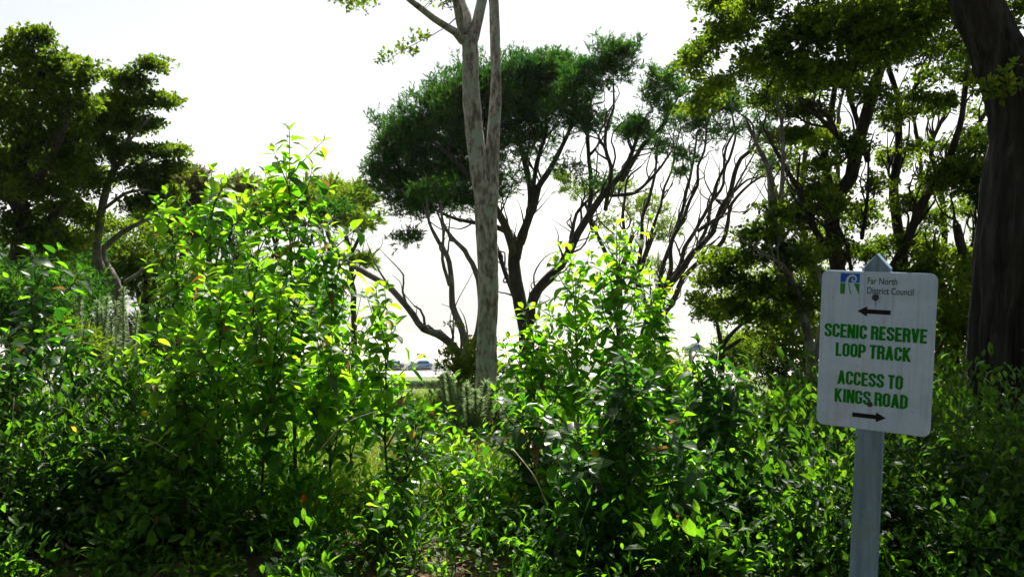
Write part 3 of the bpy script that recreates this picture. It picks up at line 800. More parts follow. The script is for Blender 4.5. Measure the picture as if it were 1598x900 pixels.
build_tree("coastal_tree", "shaded tree with a low dark crown between the sign and the furrowed trunk", 9.5,
    [[(1490, 720, 0, 14), (1488, 600, 0, 13), (1495, 500, 0, 11), (1500, 430, 0, 9), (1490, 350, 0, 6)], [(1496, 480, 0, 7), (1520, 400, 0, 6), (1530, 320, 0, 4), (1510, 260, 0, 3)], [(1492, 520, 0, 6), (1470, 450, 0, 5), (1455, 400, 0, 3)], [(1530, 330, 0, 4), (1500, 280, .2, 3), (1470, 270, .3, 2)]],
    [(1500, 265, 50, 20, 40), (1530, 300, 40, 26, 34), (1470, 285, 34, 16, 20), (1500, 410, 40, 22, 30), (1450, 425, 40, 18, 26), (1530, 450, 34, 30, 26), (1490, 500, 40, 30, 26), (1540, 380, 20, 24, 14), (1480, 590, 30, 40, 24), (1530, 240, 40, 20, 20)],
    'broad', M['bark_dark'], M['broad'], 64, leaf=0.055, clump_r=0.14, per_clump=30, bare=20, mult=2.0, wander=0.03)
build_tree("coastal_tree", "leafy low tree behind the left edge of the sign panel", 11.0,
    [[(1225, 760, 0, 7), (1228, 640, 0, 6), (1222, 560, 0, 4)], [(1227, 620, 0, 4), (1255, 560, 0, 3), (1262, 520, 0, 2)], [(1227, 640, 0, 4), (1195, 580, 0, 3), (1185, 545, 0, 2)]],
    [(1220, 560, 50, 30, 36), (1255, 600, 34, 34, 30), (1190, 590, 40, 26, 28), (1235, 530, 40, 18, 20)],
    'broad', M['bark_dark'], M['broad'], 65, leaf=0.05, clump_r=0.2, per_clump=52, wander=0.03)
build_tree("coastal_tree", "huge dark furrowed trunk leaning in at the right edge with an overhanging canopy", 5.0,
    [[(1560, 880, 0, 54), (1556, 780, 0, 50), (1557, 700, 0, 47), (1562, 600, 0, 45), (1568, 500, 0, 44), (1576, 400, 0, 45), (1590, 300, 0, 47), (1602, 220, 0, 45), (1592, 150, 0, 42), (1562, 85, 0, 37), (1536, 25, 0, 32), (1515, -40, 0, 30), (1490, -120, 0, 26), (1450, -220, 0, 20)],
     [(1600, 210, .1, 32), (1640, 120, .3, 30), (1680, 20, .5, 26), (1700, -100, .7, 20), (1720, -220, 1, 14)],
     [(1520, -30, 0, 16), (1450, 0, .8, 11), (1380, 25, 1.4, 8), (1300, 45, 1.9, 6), (1225, 85, 2.3, 4.5), (1150, 110, 2.6, 3), (1090, 120, 2.8, 1.6)],
     [(1300, 45, 1.9, 5), (1240, 30, 2.1, 4), (1170, 40, 2.3, 3), (1110, 60, 2.5, 2)],
     [(1490, -110, 0, 14), (1400, -70, .6, 10), (1300, -40, 1.2, 7), (1200, -20, 1.8, 5), (1120, 10, 2.2, 3)],
     [(1460, -200, 0, 14), (1340, -260, -.3, 9), (1200, -280, -.5, 6), (1050, -270, -.6, 3)],
     [(1230, 82, 2.3, 3), (1205, 130, 2.3, 2.4), (1190, 165, 2.3, 1.6)], [(1380, 25, 1.4, 5), (1350, 70, 1.2, 3.4), (1330, 110, 1.2, 2)]],
    [(1085, 100, 44, 32, 34, 2.6, .5), (1130, 60, 54, 44, 46, 2.3, .6), (1195, 90, 60, 44, 54, 2, .6), (1170, 20, 60, 30, 44, 1.8, .6), (1260, 50, 64, 50, 70, 1.6, .7), (1090, 170, 40, 20, 16, 2.6, .4), (1118, 8, 34, 20, 20, 2.2, .3), (1250, 120, 44, 30, 44, 1.8, .6), (1330, 30, 60, 44, 80, 1.2, .8), (1340, 100, 50, 26, 40, 1.4, .6), (1410, 40, 60, 40, 70, .9, .8), (1470, 30, 40, 40, 44, .6, .6), (1120, 140, 36, 20, 26, 2.4, .5),
     (1480, 110, 26, 20, 10, 1, .4), (1590, 20, 26, 40, 20, .8, .5), (1560, 130, 14, 20, 5, -.3, .2),
     (1300, -80, 180, 50, 60, 1.0, 1.2), (1500, -160, 160, 70, 90, .5, 1.6), (1650, -150, 140, 120, 70, .5, 1.2), (1450, -330, 240, 80, 110, -.8, 1.4), (1250, -115, 160, 34, 330, 2.5, 1.5), (1480, -115, 180, 34, 380, 2.5, 1.5), (1700, -100, 150, 50, 260, 2.2, 1.5)],  # out of view; the dense last clumps are added to darken the right shrubs
    'broad', M['bark_furrow'], M['broad'], 66, leaf=0.045, clump_r=0.10, per_clump=30, sides=22, mult=1.5, bare=10, rscale=.92, rough_bark=(.12, .05, 44, (.34, 5.5, 1.3, .10)), wander=0.01, lump=0.035, twig=0.8)

# bushes on the slope
def bush(label, Y, px, py, rx, ry, leafm, style, seed, n=40, leaf=0.05, cr=0.2, per=60, name="bush", group=None):
    gz_ = ground1(at(px, py, Y)[0], Y)
    yb = py + ry
    return build_tree(name, label, Y, [[(px, yb + 20, 0, 4), (px + 2, yb - ry * .6, 0, 3), (px - 4, py, 0, 2)], [(px, yb, 0, 3), (px + rx * .4, py + ry * .2, 0, 2), (px + rx * .6, py - ry * .3, 0, 1)], [(px, yb, 0, 3), (px - rx * .4, py + ry * .2, 0, 2), (px - rx * .6, py - ry * .3, 0, 1)]],
                      [(px, py, rx, ry, n)], style, M['bark_dark'], leafm, seed, cat='bush', group=group, leaf=leaf, clump_r=cr, per_clump=per, under=0.8)


bush("dark round bush at the foot of the pale forked trunk", 13.0, 735, 575, 52, 52, M['broad'], 'broad', 71, 70, .06, .2, 60)
bush("dark bush between the pale forked trunk and the right sapling", 13.5, 850, 590, 60, 44, M['broad'], 'broad', 72, 60, .06, .22, 60)
bush("bright yellow-green bush under the low spreading tree", 20.0, 1155, 550, 46, 26, M['fine_bright'], 'needle', 73, 50, .14, .34, 150)
bush("yellow-green bush beside the far pale path", 21.0, 1035, 590, 40, 44, M['fine_bright'], 'needle', 74, 50, .14, .34, 150)
bush("dark bush low behind the shaded stems at left", 14.0, 240, 540, 120, 46, M['fine'], 'needle', 75, 90, .12, .32, 150)
bush("dark bush at the foot of the leafy left edge tree", 10.0, 50, 490, 90, 60, M['broad'], 'broad', 76, 90, .055, .22, 60)
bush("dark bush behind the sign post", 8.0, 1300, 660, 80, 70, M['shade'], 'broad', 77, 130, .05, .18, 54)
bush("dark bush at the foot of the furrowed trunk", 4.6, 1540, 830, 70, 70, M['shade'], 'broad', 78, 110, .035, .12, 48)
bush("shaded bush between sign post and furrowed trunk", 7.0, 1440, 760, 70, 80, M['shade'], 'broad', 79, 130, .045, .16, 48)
bush("bright leafy bush low on the slope behind the thicket", 10.0, 560, 650, 80, 50, M['under'], 'broad', 80, 80, .055, .2, 54)
bush("bright leafy bush left of the sign on the slope", 9.5, 1130, 680, 90, 60, M['under'], 'broad', 81, 100, .05, .2, 54)
bush("yellowish bush above the undergrowth at far left", 7.5, 105, 545, 48, 34, M['fine_bright'], 'needle', 82, 40, .06, .14, 200)
bush("brown-tinged heath bush in the left thicket", 4.7, 165, 690, 70, 66, M['fine_brown'], 'needle', 83, 60, .045, .11, 170)
bush("brown and green heath bush leaning in front of the pale forked trunk", 6.5, 735, 660, 56, 30, M['fine_brown'], 'needle', 84, 40, .06, .13, 180)

bush("dark thick bush behind the curved grey trunk, left part", 14.5, 100, 425, 150, 62, M['fine'], 'needle', 85, 330, .10, .26, 110)
bush("dark low bush between the thin stems behind the thicket", 18.0, 380, 470, 150, 60, M['fine'], 'needle', 86, 200, .12, .3, 130)

bush("dark tall bush between the sign panel and the furrowed trunk", 9.0, 1490, 520, 60, 110, M['broad'], 'broad', 87, 200, .055, .17, 48)
bush("dark bush standing above the thicket left of the sign panel", 11.5, 1225, 500, 70, 80, M['broad'], 'broad', 88, 150, .055, .18, 48)
bush("green bush under the low spreading tree left of the sign", 12.5, 1130, 655, 80, 40, M['under'], 'broad', 89, 130, .06, .2, 54)
bush("dark bush behind the sign panel's lower edge", 9.5, 1370, 600, 90, 90, M['broad'], 'broad', 90, 170, .055, .18, 48)
bush("dark needle-leaved bush at the far left behind the dark saplings", 8.5, 40, 480, 110, 60, M['fine'], 'needle', 92, 140, .08, .18, 110)

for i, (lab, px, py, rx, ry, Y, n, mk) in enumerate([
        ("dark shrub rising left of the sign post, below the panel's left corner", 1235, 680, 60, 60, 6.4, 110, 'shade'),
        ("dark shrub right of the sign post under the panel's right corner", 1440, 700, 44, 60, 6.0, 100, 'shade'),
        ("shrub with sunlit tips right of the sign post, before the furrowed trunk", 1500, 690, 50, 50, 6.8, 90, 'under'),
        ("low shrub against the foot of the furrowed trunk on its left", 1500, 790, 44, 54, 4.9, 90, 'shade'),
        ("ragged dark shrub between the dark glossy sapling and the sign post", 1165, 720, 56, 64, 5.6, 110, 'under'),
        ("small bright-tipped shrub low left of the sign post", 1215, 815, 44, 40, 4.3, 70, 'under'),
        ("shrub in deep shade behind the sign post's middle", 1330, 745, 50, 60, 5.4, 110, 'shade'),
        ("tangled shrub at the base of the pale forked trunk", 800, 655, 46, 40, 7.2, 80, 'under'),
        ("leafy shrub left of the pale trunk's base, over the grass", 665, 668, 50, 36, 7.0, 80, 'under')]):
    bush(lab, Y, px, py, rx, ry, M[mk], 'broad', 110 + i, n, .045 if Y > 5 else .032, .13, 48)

build_tree("coastal_tree", "slender airy tree of thin twisting stems rising just left of the sign panel", 12.0,
    [[(1268, 720, 0, 7), (1264, 560, 0, 6), (1254, 430, 0, 5), (1242, 310, 0, 4), (1252, 190, 0, 3), (1244, 120, 0, 2)],
     [(1265, 570, 0, 5), (1288, 450, .3, 4.4), (1296, 350, .4, 3.6), (1284, 250, .5, 3), (1300, 150, .5, 2)],
     [(1258, 480, 0, 4), (1226, 390, -.3, 3.2), (1212, 300, -.4, 2.6), (1190, 235, -.4, 1.8)]],
    [(1250, 150, 40, 20, 14), (1210, 240, 34, 16, 12), (1240, 270, 34, 18, 14), (1285, 210, 30, 18, 12), (1300, 290, 34, 18, 16), (1215, 350, 40, 20, 18), (1265, 420, 44, 24, 24), (1200, 430, 50, 24, 24), (1245, 500, 50, 26, 26), (1290, 360, 26, 16, 12)],
    'broad', M['bark_grey'], M['broad'], 67, leaf=0.055, clump_r=0.16, per_clump=30, wander=0.07, bare=60, mult=1.6)
build_tree("coastal_tree", "slender airy tree of thin twisting stems rising just right of the sign panel", 12.5,
    [[(1450, 720, 0, 7), (1453, 560, 0, 6), (1447, 440, 0, 5), (1468, 340, 0, 4.4), (1455, 240, 0, 3.4), (1474, 150, 0, 2.2)],
     [(1450, 480, 0, 4.4), (1424, 370, .3, 4), (1433, 270, .4, 3.2), (1418, 180, .5, 2.2)],
     [(1452, 530, 0, 5), (1498, 425, -.2, 4), (1532, 335, -.3, 3.2), (1543, 255, -.3, 2.2)]],
    [(1440, 170, 30, 16, 8), (1480, 230, 34, 16, 12), (1420, 250, 28, 14, 8), (1455, 300, 34, 18, 14), (1510, 330, 40, 20, 18), (1430, 370, 34, 20, 16), (1480, 400, 44, 24, 24), (1530, 420, 34, 26, 20), (1440, 460, 44, 26, 24), (1500, 480, 44, 30, 28), (1530, 180, 30, 16, 8)],
    'broad', M['bark_dark'], M['broad'], 68, leaf=0.055, clump_r=0.16, per_clump=30, wander=0.07, bare=60, mult=1.6)
build_tree("tea_tree", "soft yellow-green tea tree crown on the skyline just left of the long bare branch", 21.0,
    [[(455, 640, 0, 5), (458, 500, 0, 4.5), (465, 410, 0, 4), (470, 350, 0, 3)], [(460, 440, 0, 3), (490, 380, 0, 2.4), (505, 340, 0, 2)], [(460, 460, 0, 3), (430, 390, 0, 2.4), (415, 345, 0, 2)]],
    [(470, 308, 50, 20, 40), (430, 322, 40, 22, 30), (505, 325, 40, 22, 30), (465, 350, 50, 16, 16), (540, 345, 30, 16, 14)],
    'needle', M['bark_dark'], M['fine_bright'], 34, leaf=0.13, clump_r=0.26, per_clump=110, wander=0.08, bare=26, mult=1.8)
bush("dark leafy bush in the gap right beside the curved grey trunk", 14.0, 225, 410, 60, 64, M['broad'], 'broad', 121, 130, .065, .2, 54)
# ------------------------------------------------------------------ saplings, each leaf an object
LEAF_RAW = []


def leaf_mesh(name, w, droop, fold, mat, seed, curl=0.0):
    """unit-length leaf along +Y, base at the origin, upper side +Z"""
    r = random.Random(seed)
    ts = [0.0, 0.14, 0.38, 0.64, 0.86, 1.0]
    ws = [0.02, 0.55, 1.0, 0.86, 0.42, 0.0]
    V, T, Q = [], [], []
    for t, q in zip(ts, ws):
        z = -droop * t * t + 0.02 * math.sin(9 * t + seed)
        hw = q * w
        tw = curl * t
        V += [(-hw + .25 * curl * t * t, t, z + (fold + tw) * hw + r.uniform(-.02, .02)), (.25 * curl * t * t, t, z), (hw * (1 - .12 * abs(curl)) + .25 * curl * t * t, t, z + (fold - tw) * hw + r.uniform(-.02, .02))]
    for k in range(4):
        a = 3 * k
        Q += [[a, a + 1, a + 4, a + 3], [a + 1, a + 2, a + 5, a + 4]]
    a = 12
    T = [[a, a + 1, a + 4], [a + 1, a + 2, a + 4]]
    V += [(-.012, -.16, .01), (.012, -.16, .01)]
    T += [[18, 19, 1]]
    LEAF_RAW.append((np.array(V), np.array(T), np.array(Q)))
    return raw_mesh(name, V, T, Q, [mat], True)


LEAF = {k: [leaf_mesh("leaf", .25 + .02 * (j % 4) + (-.05 if j == 6 else 0), (.08, .22, .36, .5, .62, .16, .3)[j], (.45, .35, .2, .1, .5, .75, .55)[j], M[mk], j + 3 * i, (0, .5, -.6, .2, -1.1, .9, 0)[j]) for j in range(7)]
        for i, (k, mk) in enumerate([('mid', 'sapling_leaf'), ('young', 'young_leaf'), ('dark', 'dark_leaf')])}
LEAF['orange'] = [leaf_mesh("leaf", .26, .2, .3, M['orange_leaf'], 1)]
LEAF['brown'] = [leaf_mesh("leaf", .22, .6, .9, M['brown_leaf'], 3, 1.2)]
LEAF['yellow'] = [leaf_mesh("leaf", .26, .2, .3, M['yellow_leaf'], 2)]


def frame(p, d, roll_n, s):
    """matrix with Y along d, Z near roll_n"""
    d = unit(d)
    x = unit(np.cross(d, roll_n))
    z = np.cross(x, d)
    m = Matrix.Identity(4)
    for i in range(3):
        m[i][0], m[i][1], m[i][2], m[i][3] = x[i] * s, d[i] * s, z[i] * s, p[i]
    return m


def sapling(label, tip, base_px, Y, nb=11, spread=0.42, leaf=0.085, tone='mid', seed=0, max_leaf=280, low=0.10, bend=0.05, group="leafy saplings of the thicket", accents=()):
    rng = np.random.default_rng(1000 + seed)
    leaf *= 1.22
    low = .30 if tip[1] < 600 else .16
    nb = int(nb * 1.45)
    b = at(base_px, 800, Y)
    b[2] = ground1(b[0], b[1])
    t_ = at(tip[0], tip[1], Y + rng.uniform(-.1, .1))
    H = t_[2] - b[2]
    root = thing("sapling", label, "sapling", b, group)
    P = catmull([b - b, (t_ - b) * .35 + rng.normal(size=3) * bend * H * .5, (t_ - b) * .7 + rng.normal(size=3) * bend * H * .4, t_ - b], 22)
    P[0][2] -= 0.05
    r = np.linspace(0.0045 + 0.0035 * H, 0.002, 22)
    mb = MB()
    mb.tube(P, r, 7, .04, rng)
    mb.build("stem", M['stem'], root, True)
    leaves = []

    def pairs(Q, s0, s1, step, size, phase, tipness):
        L = np.concatenate([[0], np.cumsum(np.linalg.norm(np.diff(Q, axis=0), axis=1))])
        u = s0 * L[-1]
        k = 0
        while u < s1 * L[-1]:
            p = np.array([np.interp(u, L, Q[:, i]) for i in range(3)])
            q = np.array([np.interp(min(u + .02, L[-1]), L, Q[:, i]) for i in range(3)])
            ax = unit(q - p + np.array([0, 0, 1e-4]))
            e1 = unit(np.cross(ax, np.array([.3, .2, .9]) if abs(ax[2]) < .9 else np.array([1, .2, 0])))
            e2 = np.cross(ax, e1)
            th = phase + (math.pi / 2) * (k % 2) + rng.normal() * .25
            f = u / L[-1]
            for sgn in (0, math.pi):
                if rng.uniform() < .07:
                    continue
                o = e1 * math.cos(th + sgn) + e2 * math.sin(th + sgn)
                up = .75 if f > .88 else .35
                d = unit(o + ax * (up + rng.normal() * .18) + np.array([0, 0, -.12]) + rng.normal(size=3) * .16)
                s = size * rng.uniform(.6, 1.3) * (1 - .45 * max(0, f - .75) / .25)
                n = unit(ax * .7 + np.array([0, 0, .8]) + rng.normal(size=3) * .25)
                leaves.append((p + d * .16 * s, d, n, s, f * tipness))
            u += step * rng.uniform(.8, 1.2) * (1 - .35 * f)
            k += 1
        p = Q[-1]
        ax = unit(Q[-1] - Q[-2])
        for sgn in (0, math.pi):
            th = phase + sgn
            o = np.array([math.cos(th), math.sin(th), 0])
            leaves.append((p, unit(ax + .45 * o), unit(o * -.6 + np.array([0, 0, .5])), size * .6, tipness))

    pairs(P, max(low, .25), 1.0, .052, leaf, rng.uniform(0, 3), 1.0)
    az = rng.uniform(0, 6.28)
    for k in range(nb):
        t = low + (0.9 - low) * (k + rng.uniform(0, .8)) / nb
        az += 2.4 + rng.normal() * .3
        i = t * 21
        p = P[int(i)] + (P[min(int(i) + 1, 21)] - P[int(i)]) * (i % 1)
        L = spread * (1.0 - .55 * t) * rng.uniform(.75, 1.2)
        o = np.array([math.cos(az), math.sin(az), 0])
        el = rng.uniform(.6, 1.2)
        q1 = p + L * .5 * (o * math.cos(el) + np.array([0, 0, math.sin(el)]))
        q2 = q1 + L * .5 * (o * math.cos(el + .25) + np.array([0, 0, math.sin(el + .25)])) + rng.normal(size=3) * .03
        Q = catmull([p, q1, q2], 8)
        m2 = MB()
        m2.tube(Q, np.linspace(.0038 + .003 * (1 - t), .0015, 8), 5, 0, rng)
        m2.build("branch", M['stem'], root, True)
        pairs(Q, .18, 1.0, .047, leaf * (.8 + .25 * (1 - t)), rng.uniform(0, 3), t)
    rest = []
    if len(leaves) > max_leaf:
        # the leaves that show largest (nearest the path side) stay single objects, the others are joined
        order = sorted(range(len(leaves)), key=lambda i: leaves[i][0][1] - .8 * leaves[i][0][2] * .3)
        rest = [leaves[i] for i in order[max_leaf:]]
        leaves = [leaves[i] for i in order[:max_leaf]]
    if rest:
        fm = MB()
        src = LEAF['dark' if tone == 'dark' else 'mid']
        for (p, d, n, s, tp) in rest:
            V0, T0, Q0 = LEAF_RAW[int(rng.integers(4))]
            m_ = np.array(frame(p, d, n, s))
            fm.add(V0 @ m_[:3, :3].T + m_[:3, 3], T0, Q0)
        kind(fm.build("foliage", src[0].materials[0], root, True), 'stuff')
    for (p, d, n, s, tp) in leaves:
        key = tone
        if tone == 'mid':
            key = 'young' if rng.uniform() < (.15 + .55 * tp) else ('mid' if rng.uniform() < .9 else 'dark')
        elif tone == 'dark':
            key = 'dark' if rng.uniform() < .7 else 'mid'
        u = rng.uniform()
        if u < .008:
            key = 'yellow'
        elif u < .022 and tp < .8:
            key = 'brown'
        o = bpy.data.objects.new("leaf", LEAF[key][int(rng.integers(len(LEAF[key])))])
        COL.objects.link(o)
        o.parent = root
        o.matrix_local = frame(p, d, n, s)
    for (lab, key, px, py, dy, s) in accents:
        q = at(px, py, Y + dy) - b
        o = bpy.data.objects.new("leaf", LEAF[key][0])
        COL.objects.link(o)
        o.parent = root
        o['label'] = lab
        o.matrix_local = frame(q, np.array([.2, -.2, -1.0]), np.array([.3, -1, .1]), s)
    return root


SAP = [
    # label, tip, base, Y, branches, spread, leaf, tone
    ("tallest sapling, its bare thin tip rising highest against the sky left of centre", (452, 205), 462, 4.5, 15, .50, .088, 'mid'),
    ("sapling with three broad leaves at its tip below the brownish skyline crown", (330, 268), 392, 4.6, 15, .46, .088, 'mid'),
    ("sapling with one upright round leaf on its tip between the two tallest saplings", (414, 272), 400, 5.0, 14, .46, .085, 'mid'),
    ("bushy sapling on the left flank of the tall thicket, beside the curved grey trunk", (258, 300), 300, 5.0, 14, .44, .082, 'mid'),
    ("sapling leaning to the right edge of the tall thicket below the bright flat crown", (512, 345), 488, 4.8, 14, .44, .085, 'mid'),
    ("sapling whose tip stands against the white bay beside the long bare branch", (587, 452), 612, 4.3, 12, .36, .080, 'mid'),
    ("slim dark-stemmed sapling standing alone in front of the sunlit grass", (648, 640), 632, 4.0, 8, .30, .070, 'dark'),
    ("sapling behind the slim dark-stemmed one, reaching below the far parked cars", (545, 545), 560, 4.6, 11, .36, .080, 'mid'),
    ("short leafy sapling just left of the far cars", (684, 655), 694, 5.4, 8, .32, .075, 'mid'),
    ("tall sapling right of centre with a pale leafy top against the tea tree stems", (962, 352), 950, 4.8, 16, .50, .088, 'mid'),
    ("sapling close left of the tall right sapling, in front of the leaning tea tree", (890, 392), 900, 5.0, 14, .44, .085, 'mid'),
    ("sapling close right of the tall right sapling, below the fanning stems", (1012, 420), 1010, 5.0, 14, .42, .082, 'mid'),
    ("lower sapling beside the dark trunk of the domed tree", (838, 500), 862, 4.7, 12, .42, .085, 'mid'),
    ("glossy dark sapling in front of the low spreading tree left of the sign", (1110, 570), 1120, 4.2, 13, .46, .085, 'dark'),
    ("glossy sapling between the tall right sapling and the dark glossy one", (1052, 590), 1060, 4.6, 12, .42, .085, 'mid'),
    ("glossy low sapling in the middle of the right thicket", (975, 560), 985, 3.9, 12, .44, .085, 'dark'),
    ("low glossy sapling at the left of the right thicket, right of the heath bush", (815, 640), 840, 4.1, 11, .42, .080, 'dark'),
    ("dark sapling at the left edge under the leafy tree", (52, 395), 40, 4.6, 13, .46, .085, 'dark'),
    ("dark sapling second from the left edge, in front of the yellowish bush", (118, 505), 128, 4.4, 12, .44, .082, 'dark'),
    ("sapling with glossy leaves below the curved grey trunk", (205, 545), 215, 4.4, 12, .44, .084, 'mid'),
    ("shaded sapling at the lower left corner", (18, 560), 5, 4.1, 11, .42, .080, 'dark'),
    ("leafy sapling deep in the tall thicket, left of the darkest stems", (345, 430), 350, 4.2, 13, .46, .086, 'mid'),
    ("leafy sapling in front of the tallest one, its stem dark to the ground", (438, 450), 405, 4.0, 13, .44, .086, 'mid'),
    ("leafy sapling at the right of the tall thicket's front", (520, 520), 505, 4.1, 12, .42, .084, 'mid'),
    ("low sapling at the front of the tall thicket, under the slender twigs", (280, 560), 285, 3.9, 12, .44, .082, 'mid'),
    ("low glossy sapling nearest the bottom edge in the right thicket", (905, 690), 915, 3.7, 10, .40, .082, 'dark'),
    ("low glossy sapling at the bottom edge below the glossy dark one", (1060, 700), 1075, 3.7, 10, .40, .080, 'dark'),
    ("small-leaved dark sapling left of the sign post", (1195, 640), 1205, 4.6, 12, .40, .062, 'dark'),
    ("low dark sapling against the left side of the sign post", (1270, 740), 1275, 4.2, 10, .36, .055, 'dark'),
    ("low bright sapling below the heath bush in the middle of the picture", (745, 745), 760, 4.0, 9, .34, .070, 'mid'),
    ("low sapling in the dark left foreground", (150, 700), 160, 3.9, 10, .40, .075, 'dark'),
    ("low sapling at the bottom between the two left thickets", (225, 760), 235, 3.7, 9, .36, .070, 'mid'),
    ("sapling growing among the sunlit grass, second right of the slim dark-stemmed one", (700, 720), 705, 4.3, 8, .34, .070, 'mid'),
    ("sapling beside the heath bush with its tip under the pale gorse", (660, 700), 668, 5.0, 9, .34, .075, 'mid'),
    ("low sapling in sun at the bottom edge below the slim dark-stemmed one", (590, 760), 600, 3.7, 9, .34, .070, 'mid'),
]
for i, (lab, tip, bpx, Y, nb, sp, lf, tone) in enumerate(SAP):
    acc = []
    if i == 22:
        acc = [("single bright orange dying leaf hanging in the thicket", 'orange', 473, 770, -.15, .075)]
    if i == 27:
        acc = [("small red-orange dying leaf", 'orange', 1216, 780, -.2, .05)]
    sapling(lab, tip, bpx, Y, nb, sp, lf, tone, i, accents=acc)
# ------------------------------------------------------------------ gorse, undergrowth, grass, litter
def gorse(label, Y, stems, seed):
    rng = np.random.default_rng(seed)
    p0 = at(stems[0][0], stems[0][2], Y)
    b = np.array([p0[0], p0[1], ground1(p0[0], p0[1])])
    root = thing("gorse_bush", label, "gorse bush", b, "upright gorse bushes")
    for (bx, tx, by, ty) in stems:
        q0, q1 = at(bx, by, Y + rng.uniform(-.2, .2)), at(tx, ty, Y + rng.uniform(-.2, .2))
        st = MB()
        g0 = np.array([b[0] + (q0[0] - b[0]) * .4, b[1] + rng.uniform(-.05, .05), b[2] - .03])
        P = catmull([g0 - b, q0 - b, q0 * .5 + q1 * .5 - b + rng.normal(size=3) * .01, q1 - b], 16)
        st.tube(P, np.linspace(.006, .002, 16), 5, 0, rng)
        so = st.build("stem", M['stem'], root, True)
        L = np.linalg.norm(q1 - q0)
        n = int(L / .0006)
        u = rng.uniform(.2, 1, n)
        C = np.stack([np.interp(u, np.linspace(0, 1, 16), P[:, i]) for i in range(3)], 1)
        D = unit(rng.normal(size=(n, 3)) * np.array([1, 1, .4]) + np.array([0, 0, .55]))
        V, T = blade_leaves(C, D, .055, .010, rng)
        nb = MB()
        nb.add(V, T)
        kind(nb.build("needles", M['gorse'], so), 'stuff')
    return root


gorse("grey-green spiky gorse standing in sun in front of the curved grey trunk", 8.0,
      [(128, 124, 560, 452), (150, 152, 560, 470), (165, 158, 560, 478), (178, 182, 560, 470), (190, 192, 560, 448), (172, 174, 560, 500), (205, 215, 560, 485), (140, 136, 560, 500), (160, 168, 560, 462)], 1)
gorse("pale spiky gorse at the foot of the pale forked trunk", 6.3,
      [(715, 690, 690, 585), (720, 702, 690, 600), (726, 716, 690, 612), (732, 728, 690, 600), (740, 742, 690, 608), (748, 758, 690, 595), (752, 770, 690, 600), (757, 785, 690, 612), (722, 684, 690, 612), (735, 735, 690, 625), (745, 752, 690, 622), (730, 708, 690, 625), (700, 672, 690, 620), (718, 697, 690, 580), (760, 795, 700, 628), (765, 806, 700, 640), (712, 668, 700, 640), (745, 738, 700, 640), (728, 720, 700, 632), (750, 765, 700, 630)], 2)
gorse("thin pale gorse stem standing right of the pale forked trunk", 7.4, [(802, 810, 700, 580), (798, 800, 700, 600), (808, 816, 700, 605)], 3)


def undergrowth(name, pts, hs, leaf, mat, seed, per_m=60):
    rng = np.random.default_rng(seed)
    mb, st = MB(), MB()
    Cs, Ds, Ss = [], [], []
    for (x, y), h in zip(pts, hs):
        z = ground1(x, y)
        h = h * (.45 + 1.25 * max(0., min(1., .5 + .9 * noise.noise((x * 1.7, y * 1.7, seed)))))
        top = np.array([x + rng.normal() * .12 * h, y + rng.normal() * .12 * h, z + h])
        P = catmull([[x, y, z - .02], [x + rng.normal() * .03, y, z + .5 * h], top], 5)
        mb.tube(P, np.linspace(.004, .0015, 5), 3, 0, rng)
        n = int(8 + per_m * h * rng.uniform(.7, 1.2))
        u = rng.uniform(.1, 1, n) ** .8
        c = np.stack([np.interp(u, np.linspace(0, 1, 5), P[:, i]) for i in range(3)], 1)
        c += rng.normal(size=c.shape) * np.array([.09, .09, .03]) * (.4 + h)
        Cs.append(c)
        Ds.append(unit(c - P[2] + rng.normal(size=c.shape) * .12 + np.array([0, 0, .06])))
        Ss.append(np.full(n, leaf * rng.uniform(.55, 1.6)))
    C, D = np.concatenate(Cs), np.concatenate(Ds)
    n = len(C)
    s = unit(np.cross(D, np.array([0, 0, 1.0]) + .45 * rng.normal(size=(n, 3))))
    u = np.cross(s, D)
    L = np.concatenate(Ss)[:, None] * rng.uniform(.6, 1.3, (n, 1))
    w = L * rng.uniform(.18, .32, (n, 1))
    V = np.stack([C, C + D * L * .35 + s * w * .9 + u * w * .3, C + D * L * .75 + s * w * .7 + u * w * .15 - u * L * .08, C + D * L - u * L * .22,
                  C + D * L * .75 - s * w * .7 + u * w * .15 - u * L * .08, C + D * L * .35 - s * w * .9 + u * w * .3, C + D * L * .5 - u * L * .02], 1)
    i = np.arange(n)[:, None] * 7
    T = np.concatenate([i + [[0, 1, 6]], i + [[1, 2, 6]], i + [[2, 3, 6]], i + [[3, 4, 6]], i + [[4, 5, 6]], i + [[5, 0, 6]]])
    mb.add(V.reshape(-1, 3), T)
    return kind(mb.build(name, mat), 'stuff')


def scatter(n, y0, y1, px0, px1, rng, keep=None):
    """ground positions inside the wedge between two bearings"""
    y = y0 + (y1 - y0) * rng.uniform(0, 1, n) ** .8
    a = rng.uniform(px0, px1, n)
    x = (a - CX) / FPX * y
    return np.stack([x, y], 1), a


r5 = np.random.default_rng(5)
pts, a = scatter(430, 3.7, 6.0, -120, 460, r5)
undergrowth("undergrowth", pts, r5.uniform(.15, .5, len(pts)), .05, M['under'], 91)
pts, a = scatter(330, 3.3, 6.0, 860, 1330, r5)
undergrowth("undergrowth", pts, r5.uniform(.15, .45, len(pts)), .055, M['under'], 92)
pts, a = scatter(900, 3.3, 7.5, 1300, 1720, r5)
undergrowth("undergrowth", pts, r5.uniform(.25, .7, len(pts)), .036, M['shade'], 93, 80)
pts, a = scatter(560, 6.5, 12, -80, 1680, r5)
h6 = r5.uniform(.2, .5, len(pts)) * np.where((a > 540) & (a < 760), .75, 1.35)
mid_ = (a > 200) & (a < 1180)
undergrowth("undergrowth", pts[mid_], h6[mid_], .06, M['under'], 94, 50)
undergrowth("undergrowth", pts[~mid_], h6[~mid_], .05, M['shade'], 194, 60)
pts, a = scatter(90, 3.2, 5.0, 440, 860, r5)
